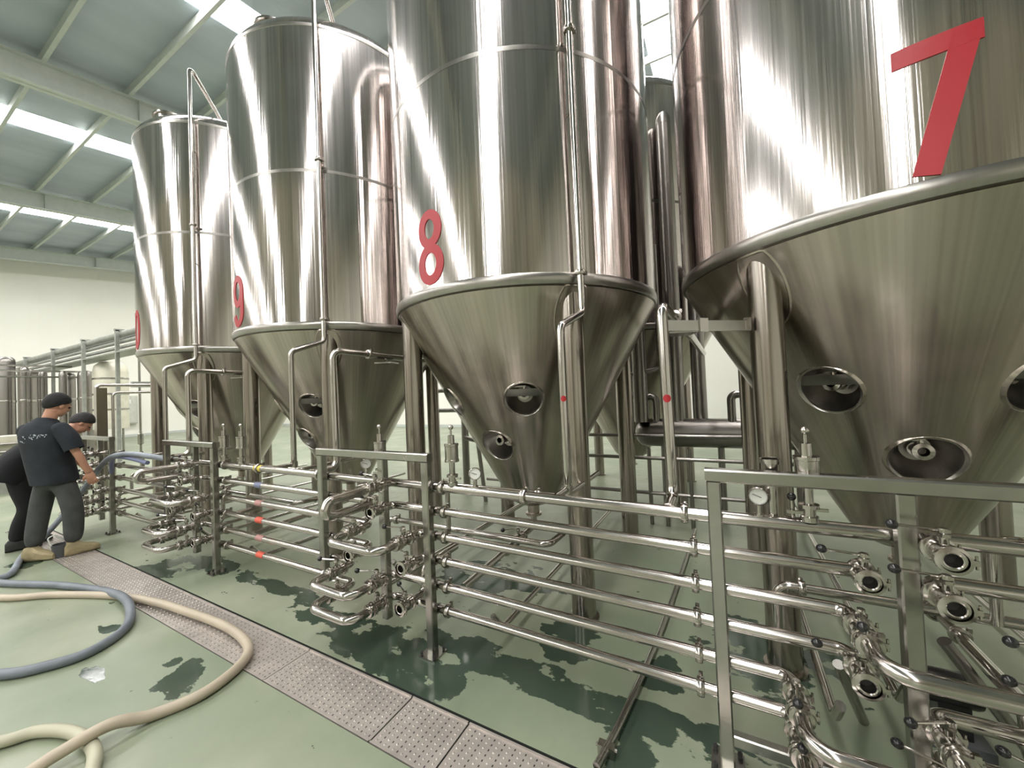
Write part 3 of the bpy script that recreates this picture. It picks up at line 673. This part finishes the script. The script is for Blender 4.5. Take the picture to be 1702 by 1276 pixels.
# rear corridor: header vessel with insulated risers
t = thing('header_vessel', 'horizontal insulated header vessel seen between tanks 7 and 8', 'vessel', (.1, 4.86, .83))
part('barrel', MB().lathe([(.02, -1.02), (.1, -1.0), (.15, -.95), (.165, -.88), (.165, .28), (.167, .285), (.165, .29), (.165, 1.2)], 36, (.1, 4.86, .99), (1, 0, 0)), 'clad', t)
for x in (-.6, .0, .7): part('leg', MB().cyl((x, 4.86, 0), (x, 4.86, .86), .035, 14), 'clad', t)
def riser(x, y, r, z0, z1, lab, cap=True):
    m = MB().lathe([(r, z0), (r, z1-.1), (r*1.02, z1-.098), (r*1.02, z1-.04), (r*.92, z1), (r*.6, z1+.05), (.005, z1+.07)], 24, (x, y, 0)); single('insulated_riser', m, 'clad', lab, 'pipe', 'insulated risers')
riser(-.43, 4.86, .085, 1.13, 4.75, 'thick insulated riser with a domed top between tanks 7 and 8')
riser(-.20, 5.1, .08, 1.13, 3.0, 'dark insulated riser behind the domed one between tanks 7 and 8')
riser(-.82, 4.72, .085, 1.13, 2.7, 'dark insulated riser close behind the right edge of tank 8')
for (xa, lab) in ((-.66, 'left'), (.12, 'right')):
    m = MB().tube(fil([(xa, 4.8, 1.1), (xa, 4.8, 1.42), (xa+(-.35 if lab == 'left' else .55), 4.8, 1.44)], .06), .042, 16); single('elbow_pipe', m, 'clad', '%s insulated elbow pipe on the header vessel behind tank 7' % lab, 'pipe', 'insulated elbows')
m = MB().tube(fil([(-.58, 4.7, 3.2), (-.58, 4.7, 1.75), (-.95, 4.7, 1.7)], .07), .026, 14); single('bent_pipe', m, 'clad', 'thin dark bent pipe at the right edge of tank 8', 'pipe')
for i_, x in enumerate((-.72, -.55, -.3)):
    m = MB().cyl((x, 4.5, 0), (x, 4.5, .85), .022, 12); single('support_pipe', m, 'clad', 'thin upright pipe under the header vessel, %s of three' % ('leftmost', 'middle', 'rightmost')[i_], 'pipe', 'uprights under the vessel')
t = thing('hand_wheel_valve', 'hand wheel valve on top of the header vessel by tank 7', 'valve', (.55, 4.9, 1.15))
part('neck', MB().cyl((.55, 4.9, 1.12), (.55, 4.9, 1.32), .03, 14), 'clad', t); part('wheel', MB().tube([Vector((.55, 4.9, 1.38))+Vector((.07*math.cos(a), 0, .07*math.sin(a))) for a in [i*math.pi/10 for i in range(21)]], .009, 8, False), 'black', t)
# corridor between tanks 9 and 8
m = MB().tube(fil([(-3.75, 5.2, 0), (-3.75, 5.2, 2.6), (-3.2, 5.2, 2.6)], .1), .06, 16); single('insulated_riser', m, 'clad', 'dark insulated riser seen between tanks 9 and 8', 'pipe', 'insulated risers')
for j, z in enumerate((1.28, 1.62, 1.9)):
    m = MB().tube([(-4.3, 5.17, z), (-3.0, 5.17, z)], .035, 12); single('rear_pipe', m, 'clad', '%s of three short dark pipes between tanks 9 and 8' % ('lowest', 'middle', 'topmost')[j], 'pipe', 'short pipes between the tanks')
m = MB().tube(fil([(-3.33, 5.12, 1.9), (-3.33, 4.6, 1.6), (-3.33, 4.6, .9), (-3.1, 4.6, .86), (-3.0, 4.6, 0)], .06), .03, 12); single('bent_pipe', m, 'clad', 'bent dark pipe left of the cone of tank 8', 'pipe')

# ------------------------------------------------------------------ drain gratings
joints = [-8.22, -7.37, -6.52, -5.70, -4.85, -4.0, -3.155, -2.31, -1.46, -1.105, -.25, .60, 1.45, 2.28]
DESC = ['behind the far worker', 'at the near worker\'s heels', 'under the near worker\'s boots', 'just right of the worker\'s boots', 'under the far bend of the blue hose', 'under the start of the cream hose', 'crossed by the cream hose', 'under the tip of the cream hose bend', 'left of the short grating piece', 'short piece at the bottom of the photo', 'at the bottom edge right of the short piece', 'below the nearest valve frame', 'beyond the right edge of the frame']
pm = {}
for i in range(len(joints)-1):
    a, b = joints[i]+.004, joints[i+1]-.004; L = b-a; W_ = .284; key = round(L, 2)
    if key not in pm:
        pl = MB(); pl.box((0, 0, -.006), (L, W_, .006))
        pl.box((0, -W_/2+.004, -.002), (L, .008, .010)); pl.box((0, W_/2-.004, -.002), (L, .008, .010))
        st = MB(); nx = int(L/.026); ny = 10
        for ix in range(nx):
            for iy in range(ny):
                x = -L/2+.02+ix*(L-.04)/(nx-1); y = -W_/2+.026+iy*(W_-.052)/(ny-1)
                if ix % 2: r, h, q = .0035, -.0025, True
                else: r, h, q = .0062, .004, False
                if q: continue
                vs_ = [(x+r*math.cos(t_), y+r*math.sin(t_), -.003) for t_ in [j*math.pi/3 for j in range(6)]]+[(x+r*.55*math.cos(t_), y+r*.55*math.sin(t_), -.003+h*.8) for t_ in [j*math.pi/3 for j in range(6)]]+[(x, y, -.003+h)]
                st.add(vs_, [(j, (j+1) % 6, 6+(j+1) % 6, 6+j) for j in range(6)]+[(6+j, 6+(j+1) % 6, 12) for j in range(6)])
        sl = MB()
        for ix in range(1, nx, 2):
            x = -L/2+.02+ix*(L-.04)/(nx-1)
            for iy in range(ny): y = -W_/2+.026+iy*(W_-.052)/(ny-1); sl.add([(x-.003, y-.005, -.0028), (x+.003, y-.005, -.0028), (x+.003, y+.005, -.0028), (x-.003, y+.005, -.0028)], [(0, 1, 2, 3)])
        pm[key] = (pl.mesh('plate'), st.mesh('studs'), sl.mesh('slots'))
    t = thing('drain_grating', 'studded steel drain grating %s' % DESC[i], 'grating', ((a+b)/2, (DY0+DY1)/2-.006, 0.0), 'drain gratings')
    raw('plate', pm[key][0], 'grate', t); s_ = raw('studs', pm[key][1], 'grate', t); s_['kind'] = 'stuff'; s_ = raw('slots', pm[key][2], 'dark', t); s_['kind'] = 'stuff'

# ------------------------------------------------------------------ hoses
def hose(name, pts, r, mat, lab):
    m = MB().tube(spline(pts, 10), r, 16); return single(name, m, mat, lab, 'hose')
g = .028
hose('hose', [(-7.6, .45, g), (-6.6, .60, g), (-5.755, .798, g), (-5.131, 1.026, g), (-4.509, 1.161, g+.01), (-4.06, 1.150, g+.03), (-3.708, 1.041, g), (-3.551, .829, g), (-3.617, .648, g), (-3.76, .517, g), (-4.1, .36, g), (-5.0, .2, g)], .029, 'hose_blue', 'blue-grey hose curling across the floor at the left edge')
hose('hose', [(-7.0, .20, g), (-6.2, .48, g), (-5.308, .735, g-.003), (-4.913, .960, g-.003), (-4.382, 1.178, g-.004), (-3.90, 1.262, g+.012), (-3.581, 1.30, g+.01), (-3.044, 1.34, g+.006), (-2.68, 1.300, g+.006), (-2.53, 1.196, g), (-2.464, .986, g), (-2.535, .797, g), (-2.575, .658, g+.045), (-2.60, .501, g+.03), (-2.64, .36, g), (-2.8, .1, g)], .027, 'hose_cream', 'cream hose looping over the grating and out at the bottom left')
hose('hose', [(-3.5, -.1, g), (-3.2, .25, g), (-3.002, .41, g), (-2.93, .504, g), (-2.793, .572, g), (-2.62, .600, g-.002), (-2.44, .575, g), (-2.2, .45, g), (-2.0, .2, g)], .026, 'hose_white', 'pale hose arching at the bottom left corner')
hose('hose', [(-5.9, .80, .03), (-6.0, .90, .03), (-6.55, 1.06, .04), (-6.75, 1.25, .16), (-6.72, 1.40, .38), (-6.55, 1.52, .66), (-6.2, 1.60, .96), (-5.85, 1.66, 1.04), (-5.4, 1.74, 1.02), (-5.2, 1.80, .985)], .027, 'hose_grey', 'grey-blue hose rising past the workers onto the header pipe')
m = MB().tube(spline([(-6.5, 1.72, .78), (-6.2, 1.66, .98), (-5.8, 1.68, .99), (-5.45, 1.72, .95)], 8), .022, 12); single('hose', m, 'blue_tape', 'short violet-blue hose under the grey hose at the header pipe', 'hose')
t = thing('bucket', 'small dark grey bucket with pale handle between the worker\'s boots', 'bucket', (-6.24, 1.255, 0))
part('pail', MB().lathe([(.001, .004), (.052, .0), (.068, .13), (.071, .132), (.066, .134), (.05, .01)], 24, (-6.24, 1.255, 0)), 'bucket', t)
part('handle', MB().tube(fil([(-6.24, 1.195, .12), (-6.24, 1.165, .22), (-6.24, 1.215, .245), (-6.24, 1.315, .12)], .02), .006, 8), 'dial', t)

# ------------------------------------------------------------------ far left background
t = thing('pipe_rack', 'long overhead pipe rack running along the far left wall', 'pipe rack', (-19, 4.2, 0))
for j, (y, z, r) in enumerate(((4.2, 3.66, .09), (4.45, 3.62, .08), (4.2, 3.45, .05), (4.4, 3.38, .05), (4.2, 3.30, .035), (4.5, 3.27, .035), (4.3, 3.20, .03))):
    part('rack_pipe', MB().tube([(-26.5, y, z), (-9.5, y, z)], r, 12), 'rack', t)
part('tray', MB().box((-18, 4.3, 3.14), (17, .5, .04)), 'rack', t)
for x in (-24.5, -20.8, -17.6, -14.8): part('rack_post', MB().box((x, 4.08, 1.88), (.08, .08, 3.76)).box((x, 4.3, 3.76), (.08, .55, .06)), 'rack', t)
vs_ = [(-21.5, 3.15, .22, 3.5), (-21.8, 3.68, .24, 3.1), (-22.6, 3.95, .2, 3.1), (-20.6, 3.40, .12, 3.1), (-20.9, 3.85, .12, 3.0), (-20.3, 4.35, .16, 2.9), (-19.3, 4.0, .10, 2.9), (-19.0, 4.45, .2, 2.9), (-21.6, 2.62, .22, 3.6)]
ORD = ['second from the left edge', 'third from the left edge', 'fourth from the left edge', 'thin one in front of the third', 'thin one in front of the fourth', 'short one above the worker\'s head', 'thinnest one by the rack post', 'rightmost one beside the pale vessel', 'leftmost at the photo edge']
for (x, y, r, h), od in zip(vs_, ORD):
    t = thing('slim_vessel', 'tall slim steel vessel at the far left, %s' % od, 'vessel', (x, y, 0), 'slim vessels at the far left')
    part('body', MB().lathe([(r, .0), (r, h-.2), (r*.95, h-.1), (r*.7, h-.03), (.01, h)], 24, (x, y, 0)), 'clad', t); part('band', MB().lathe([(r+.004, 1.9), (r+.008, 1.92), (r+.008, 1.97), (r+.004, 1.99)], 24, (x, y, 0)), 'frame', t)
for j, (z, x) in enumerate(((3.1, -20.2), (2.92, -20.1), (2.72, -20.0))):
    m = MB().tube([(x, 2.2, z), (x, 4.4+.2*j, z)], .03, 10); single('cross_pipe', m, 'frame', '%s bright cross pipe before the slim vessels' % ('topmost', 'middle', 'lowest')[j], 'pipe', 'cross pipes at the far left')
t = thing('round_vessel', 'pale round vessel with domed top under the pipe rack', 'vessel', (-17.5, 4.66, 0))
part('body', MB().lathe([(.42, .9), (.42, 2.75), (.38, 2.95), (.25, 3.08), (.01, 3.12)], 36, (-17.5, 4.66, 0)), 'pale', t)
for z in (1.5, 2.0, 2.5): part('hoop', MB().lathe([(.42, z), (.428, z+.01), (.428, z+.05), (.42, z+.06)], 36, (-17.5, 4.66, 0)), 'frame', t)
for a in range(4): part('leg', MB().cyl((-17.5+.3*math.cos(a*1.57+.78), 4.66+.3*math.sin(a*1.57+.78), 0), (-17.5+.3*math.cos(a*1.57+.78), 4.66+.3*math.sin(a*1.57+.78), .95), .03, 10), 'frame', t)
t = thing('duct_post', 'square steel post with a pipe on top behind the workers', 'post', (-9.95, 2.51, 0))
part('shaft', MB().box((-9.95, 2.51, .97), (.14, .14, 1.94)), 'leg', t); part('top_pipe', MB().tube(fil([(-9.95, 2.44, 1.94), (-9.95, 2.5, 1.99), (-9.95, 3.3, 1.99)], .05), .03, 12), 'pipe', t)
m = MB().tube(fil([(-9.9, 2.66, .2), (-9.9, 2.66, 1.85), (-9.9, 3.4, 1.85)], .07), .025, 12); single('bent_pipe', m, 'pipe', 'bent steel pipe right of the square post behind the workers', 'pipe')
t = thing('dosing_pipe', 'slim upright pipe with a small valve left of tank 10', 'pipe', (-11, 3.37, 0))
part('tube', MB().cyl((-11, 3.37, 0), (-11, 3.37, 2.9), .022, 12), 'frame', t); part('valve_body', MB().lathe([(.022, .75), (.05, .77), (.05, .98), (.03, 1.0), (.022, 1.06)], 16, (-11, 3.37, 0)), 'frame', t)
part('header', MB().box((-11, 3.42, 2.05), (.1, .36, .12)), 'rack', t)
t = thing('control_cabinet', 'grey control cabinet on the far left wall', 'cabinet', (-27.95, 8.0, .8))
part('body', MB().box((-27.95, 7.98, 1.45), (.25, .9, 1.5)), 'cabinet', t); part('door', MB().box((-27.81, 7.98, 1.45), (.03, .82, 1.4)), 'cabinet', t); part('notice', MB().box((-27.79, 7.9, 1.9), (.01, .5, .22)), 'dial', t)
t = thing('floor_machine', 'low pale machine at the left edge behind the workers', 'machine', (-12.5, 1.45, 0))
part('casing', MB().box((-12.5, 1.55, .75), (.7, 1.0, .7)), 'pale', t); part('rail', MB().tube([(-12.1, .6, .95), (-12.1, 2.15, .95)], .03, 10).tube([(-12.1, .6, .8), (-12.1, 2.15, .8)], .03, 10), 'frame', t)
part('stand', MB().box((-12.5, 1.55, .2), (.6, .9, .4)), 'rack', t)

# ------------------------------------------------------------------ people
def skin(name, pts, edges, mat, parent, sub=2):
    off = Vector(root_of(parent).location)
    me = bpy.data.meshes.new(name); me.from_pydata([tuple(Vector(p[0])-off) for p in pts], edges, [])
    o = raw(name, me, mat, parent)
    md = o.modifiers.new('skin', 'SKIN'); md.use_smooth_shade = True; md.branch_smoothing = 0.6
    for i, p in enumerate(pts):
        r = p[1]; me.skin_vertices[0].data[i].radius = (r, r) if isinstance(r, (int, float)) else r
        me.skin_vertices[0].data[i].use_root = (i == 0)
    s = o.modifiers.new('sub', 'SUBSURF'); s.levels = sub; s.render_levels = sub
    if name in ('tshirt', 'shirt', 'trousers'): q = o.modifiers.new('smooth', 'SMOOTH'); q.factor = 0.6; q.iterations = 10
    return o
def hand(mb, base, d, side, dn):      # palm with five separate, bent fingers
    d = Vector(d).normalized(); side = Vector(side); side = (side-d*side.dot(d)).normalized(); dn = Vector(dn); dn = (dn-d*dn.dot(d)).normalized(); b = Vector(base)
    ba = MB().ball((0, 0, 0), 1.0, 14, 10); mb.add([b+d*(.048+v.x*.058)+side*v.y*.042+d.cross(side)*v.z*.02 for v in ba.v], ba.f)
    for (o_, ln_) in ((-.031, .062), (-.0105, .074), (.0105, .069), (.031, .054)):
        q = b+d*.075+side*o_; mb.tube([q, q+d*.03, q+d*(.03+ln_*.45)+dn*.012+side*o_*.12, q+d*(.03+ln_*.75)+dn*.034+side*o_*.15], [.0105, .010, .0095, .008], 10)
    q = b+d*.03-side*.03; mb.tube([q, q+d*.025-side*.022, q+d*.055-side*.032+dn*.012], [.0125, .011, .009], 10)
def hair(parent, c, mat, fwd, up):
    f = Vector(fwd).normalized(); u = Vector(up).normalized(); rt_ = f.cross(u).normalized(); u = rt_.cross(f).normalized(); c = Vector(c)+u*.022-f*.014
    n, m = 32, 16; vs = []; rnd = random.Random(3)
    for i in range(m+1):
        for k in range(n):
            a = 2*math.pi*k/n; g_ = math.cos(a)                      # +1 front, -1 back of the head
            lim = 1.98-.80*g_ if g_ > 0 else 1.98-.50*g_
            lim -= .12*math.exp(-((abs(math.sin(a))-1)**2)/.02)
            t_ = lim*i/m; q = 1+.05*rnd.random() if i < m else .93
            vs.append(c+(f*g_*math.sin(t_)*.108+rt_*math.sin(a)*math.sin(t_)*.090+u*math.cos(t_)*.113)*q)
    fs = [(i*n+k, i*n+(k+1) % n, (i+1)*n+(k+1) % n, (i+1)*n+k) for i in range(m) for k in range(n)]
    return part('hair', MB().add(vs, fs), mat, parent)
def body(torso, arms, c, fwd, up, neck, parent):
    # limbs grown from the skeleton, then fused with the sculpted head into one continuous surface
    f = Vector(fwd).normalized(); u = Vector(up).normalized(); sd = f.cross(u).normalized(); u = sd.cross(f).normalized(); c = Vector(c); off = Vector(parent.location)
    hd = MB(); mb = MB()
    mb.tube(spline([t_[0] for t_ in torso], 4), [torso[min(int(i_/4), len(torso)-1)][1] for i_ in range(4*(len(torso)-1)+1)], 20)
    for (pts, hd_) in arms:
        P_ = spline(pts, 6); k = len(P_); mb.tube(P_, [.050-.022*i_/(k-1) for i_ in range(k)], 16); hand(mb, pts[-1], *hd_)
    hd.add([v-off for v in mb.v], mb.f)
    def blob(o_, rf, rs, ru):
        b_ = MB().ball((0, 0, 0), 1.0, 20, 14); hd.add([o_+f*v.x*rf+sd*v.y*rs+u*v.z*ru-off for v in b_.v], b_.f)
    blob(c+u*.022-f*.012, .099, .079, .103); blob(c-u*.045+f*.022, .068, .062, .075); blob(c-u*.085+f*.055, .028, .03, .024)
    blob(c-u*.02+f*.098, .018, .013, .026); blob(c-u*.062+f*.082, .016, .026, .012)
    for sg in (-1, 1): blob(c-u*.012+sd*sg*.078-f*.012, .018, .010, .032); blob(c+u*.012+f*.082+sd*sg*.03, .012, .022, .008)
    nk = MB().tube([Vector(neck)-off, c-u*.05-f*.02-off], [.058, .055], 18); hd.add(nk.v, nk.f)
    m2 = hd.mesh('body')
    o = raw('body', m2, 'skin', parent); 
    rm = o.modifiers.new('fuse', 'REMESH'); rm.mode = 'VOXEL'; rm.voxel_size = .005; rm.use_smooth_shade = True
    sm_ = o.modifiers.new('smooth', 'SMOOTH'); sm_.factor = .5; sm_.iterations = 3
    return o
def face(parent, c, fwd, up):
    c = Vector(c); f = Vector(fwd).normalized(); u = Vector(up).normalized(); s = f.cross(u).normalized()
    for sg in (-1, 1): part('eye', MB().ball(c+f*.084+s*sg*.030-u*.002, .010, 10, 6), 'black', parent)
    part('mouth', MB().tube([c+f*.083-u*.072-s*.022, c+f*.091-u*.070, c+f*.083-u*.072+s*.022], .005, 6), 'pink_tape', parent)
def boot(parent, heel, toe, mat, h=.12, nm_='boot'):
    a, b = Vector(heel), Vector(toe); d = (b-a).normalized(); L = (b-a).length; s = Vector((-d.y, d.x, 0))
    secs = [(-.066, .036, .09), (-.045, .048, h+.02), (.03, .05, h+.02), (.07, .05, .105), (.12, .053, .084), (.165, .047, .07), (.195, .026, .05)]
    mb = MB(); vs = []; n = 12
    for (x, w_, hh) in secs:
        for k in range(n):
            t_ = 2*math.pi*k/n; cz = hh/2+.004; yy = w_*max(-1, min(1, 1.25*math.cos(t_))); zz = cz+hh/2*max(-1, min(1, 1.2*math.sin(t_)))
            vs.append(Vector((a.x, a.y, 0))+d*x+s*yy+Vector((0, 0, zz)))
    fs = [(i*n+k, i*n+(k+1) % n, (i+1)*n+(k+1) % n, (i+1)*n+k) for i in range(len(secs)-1) for k in range(n)]+[tuple(range(n-1, -1, -1)), tuple(range((len(secs)-1)*n, len(secs)*n))]
    mb.add(vs, fs); return part(nm_, mb, mat, parent)

def loft(rings, side, n=28, sq=2.4):
    side = Vector(side).normalized(); mb = MB(); vs = []; m = len(rings); rnd = random.Random(9)
    for i, (c, rx, ry) in enumerate(rings):
        t = (Vector(rings[min(i+1, m-1)][0])-Vector(rings[max(i-1, 0)][0])).normalized(); fy = t.cross(side).normalized(); wob = .006 if i < m-3 else 0
        for k in range(n):
            a = 2*math.pi*k/n; ca, sa = math.cos(a), math.sin(a)
            x = abs(ca)**(2/sq)*(1 if ca >= 0 else -1); y = abs(sa)**(2/sq)*(1 if sa >= 0 else -1)
            vs.append(Vector(c)+side*rx*x+fy*ry*y+(side*ca+fy*sa)*wob*math.sin(3*a+i*1.3))
    mb.add(vs, [(i*n+k, i*n+(k+1) % n, (i+1)*n+(k+1) % n, (i+1)*n+k) for i in range(m-1) for k in range(n)]); return mb
def garment(name, rings, side, sleeves, mat, parent):
    o = part(name, loft(rings, side), mat, parent); sb = o.modifiers.new('sub', 'SUBSURF'); sb.levels = sb.render_levels = 1
    for pts, rad in sleeves:
        P_ = spline(pts, 6); k = len(P_); rr = [rad[0]+(rad[1]-rad[0])*min(1, 2*i/(k-1)) if i < k/2 else rad[1]+(rad[2]-rad[1])*(2*i/(k-1)-1) for i in range(k)]
        part('sleeve', MB().tube(P_, rr, 20, False).ball(P_[0], rad[0]*1.0, 16, 10), mat, o)
    return o
# near worker
p1 = thing('person', 'person in a dark printed T-shirt, grey trousers and tan boots, looking down', 'person', (-6.3, 1.24, 0), 'two workers at the far manifold')
hc = V(-6.29, 1.262, 1.612); fw = V(-.34, .86, -.34); up = V(-.12, .34, .93)
bd = body([(V(-6.30, 1.235, .93), .09), (V(-6.31, 1.195, 1.12), .09), (V(-6.31, 1.185, 1.31), .085), (V(-6.305, 1.195, 1.42), .06)],
          [([V(-6.31, 1.185, 1.33), V(-6.16, 1.25, 1.33), V(-6.055, 1.345, 1.09), V(-6.10, 1.435, .87)], ((-.1, .25, -.8), (.3, .9, .2), (-.6, .4, -.2))),
           ([V(-6.31, 1.185, 1.33), V(-6.46, 1.11, 1.33), V(-6.50, 1.27, 1.12), V(-6.42, 1.45, .95)], ((.2, .5, -.5), (.9, -.2, .1), (.2, .2, -.8)))], hc, fw, up, (-6.305, 1.19, 1.42), p1)
face(p1, hc, fw, up)
sh = garment('tshirt', [(V(-6.30, 1.235, .79), .185, .150), (V(-6.30, 1.232, .86), .187, .152), (V(-6.305, 1.215, .97), .185, .150), (V(-6.31, 1.195, 1.08), .188, .148), (V(-6.312, 1.178, 1.20), .20, .148), (V(-6.314, 1.166, 1.30), .212, .140), (V(-6.313, 1.166, 1.37), .20, .122), (V(-6.31, 1.172, 1.415), .15, .10), (V(-6.306, 1.183, 1.445), .10, .085), (V(-6.303, 1.193, 1.468), .078, .075)],
             (.87, .5, 0), [([(-6.155, 1.252, 1.352), (-6.10, 1.295, 1.26), (-6.065, 1.33, 1.135)], (.078, .082, .078)), ([(-6.47, 1.085, 1.352), (-6.505, 1.12, 1.26), (-6.52, 1.19, 1.15)], (.078, .080, .076))], 'shirt', p1)
P = [(V(-6.30, 1.24, .86), (.18, .155)), (V(-6.30, 1.225, .99), (.16, .135)), (V(-6.22, 1.295, .76), (.115, .115)), (V(-6.165, 1.335, .48), .098), (V(-6.185, 1.34, .28), .093), (V(-6.185, 1.335, .10), .088), (V(-6.375, 1.18, .76), (.115, .115)), (V(-6.40, 1.145, .48), .098), (V(-6.395, 1.115, .28), .093), (V(-6.39, 1.10, .10), .088)]
E = [(0, 1), (0, 2), (2, 3), (3, 4), (4, 5), (0, 6), (6, 7), (7, 8), (8, 9)]
skin('trousers', P, E, 'trouser', p1)
boot(p1, (-6.185, 1.335, 0), (-6.16, 1.54, 0), 'boot'); boot(p1, (-6.36, 1.085, 0), (-6.22, 1.20, 0), 'boot')
hair(p1, hc, 'hair', fw, up)
# faint white print across the back (illegible marks)
mb = MB(); rnd = random.Random(5)
nb = V(.74, -.66, .05).normalized(); side = V(.66, .74, 0).normalized(); c0 = V(-6.225, 1.03, 1.29)
def back_pt(u, v): return c0+side*u+V(0, 0, v)+nb*(-.25*u*u*4)
for gx in (-.085, .015, .055, .095, .135):
    big = gx < -.05
    for j in range(9 if big else 6):
        a = back_pt(gx+(rnd.random()-.5)*(.06 if big else .028), (rnd.random()-.5)*(.10 if big else .04)-(.02 if big else -.01)); b_ = a+side*(rnd.random()-.5)*.03+V(0, 0, (rnd.random()-.5)*.03)
        mb.tube([a, b_], .0045, 5)
mb.v = [v+nb*.05 for v in mb.v]
bpn = part('back_print', mb, 'print', p1, 'faded white lettering across the back')
sw = bpn.modifiers.new('wrap', 'SHRINKWRAP'); sw.target = sh; sw.wrap_method = 'PROJECT'; sw.use_negative_direction = True; sw.use_positive_direction = True
sw.wrap_method = 'NEAREST_SURFACEPOINT'; sw.wrap_mode = 'ABOVE_SURFACE'; sw.offset = .004

# far worker, bent forward
p2 = thing('person', 'person in black clothes bending forward behind the worker in the T-shirt', 'person', (-7.05, 1.15, 0), 'two workers at the far manifold')
hc = V(-7.0, 1.60, 1.385); fw = V(.05, .72, -.70); up = V(0, .70, .72)
bd2 = body([(V(-7.08, 1.10, .93), .09), (V(-7.06, 1.22, 1.09), .09), (V(-7.04, 1.37, 1.20), .08), (V(-7.03, 1.44, 1.26), .06)],
           [([V(-7.04, 1.37, 1.20), V(-6.87, 1.40, 1.18), V(-6.82, 1.50, .98), V(-6.85, 1.60, .82)], ((0, .3, -.8), (.9, 0, 0), (0, .5, -.3))),
            ([V(-7.04, 1.37, 1.20), V(-7.20, 1.40, 1.18), V(-7.25, 1.52, .98), V(-7.20, 1.64, .86)], ((0, .3, -.8), (-.9, 0, 0), (0, .5, -.3)))], hc, fw, up, (-7.03, 1.44, 1.265), p2)
face(p2, hc, fw, up)
garment('shirt', [(V(-7.08, 1.01, .78), .18, .16), (V(-7.08, 1.05, .88), .185, .165), (V(-7.07, 1.11, .98), .188, .16), (V(-7.055, 1.20, 1.08), .192, .15), (V(-7.045, 1.29, 1.16), .205, .14), (V(-7.038, 1.37, 1.215), .195, .12), (V(-7.03, 1.42, 1.25), .14, .095), (V(-7.025, 1.46, 1.278), .085, .078)],
        (1, 0, 0), [([(-6.87, 1.38, 1.195), (-6.83, 1.43, 1.12), (-6.815, 1.49, 1.0)], (.075, .078, .074)), ([(-7.20, 1.38, 1.195), (-7.24, 1.43, 1.12), (-7.255, 1.49, 1.0)], (.075, .078, .074))], 'shirt2', p2)
P = [(V(-7.08, 1.06, .86), (.19, .18)), (V(-7.07, 1.12, .98), (.17, .15)), (V(-6.99, 1.10, .74), .12), (V(-6.96, 1.17, .46), .092), (V(-7.0, 1.11, .28), .085), (V(-7.02, 1.085, .09), .08), (V(-7.17, 1.14, .74), .12), (V(-7.2, 1.24, .46), .092), (V(-7.2, 1.215, .28), .085), (V(-7.2, 1.20, .09), .08)]
skin('trousers', P, [(0, 1), (0, 2), (2, 3), (3, 4), (4, 5), (0, 6), (6, 7), (7, 8), (8, 9)], 'trouser2', p2)
boot(p2, (-7.02, 1.075, 0), (-6.98, 1.27, 0), 'boot2', .1, 'shoe'); boot(p2, (-7.2, 1.19, 0), (-7.2, 1.39, 0), 'boot2', .1, 'shoe')
hair(p2, hc, 'hair2', fw, up)
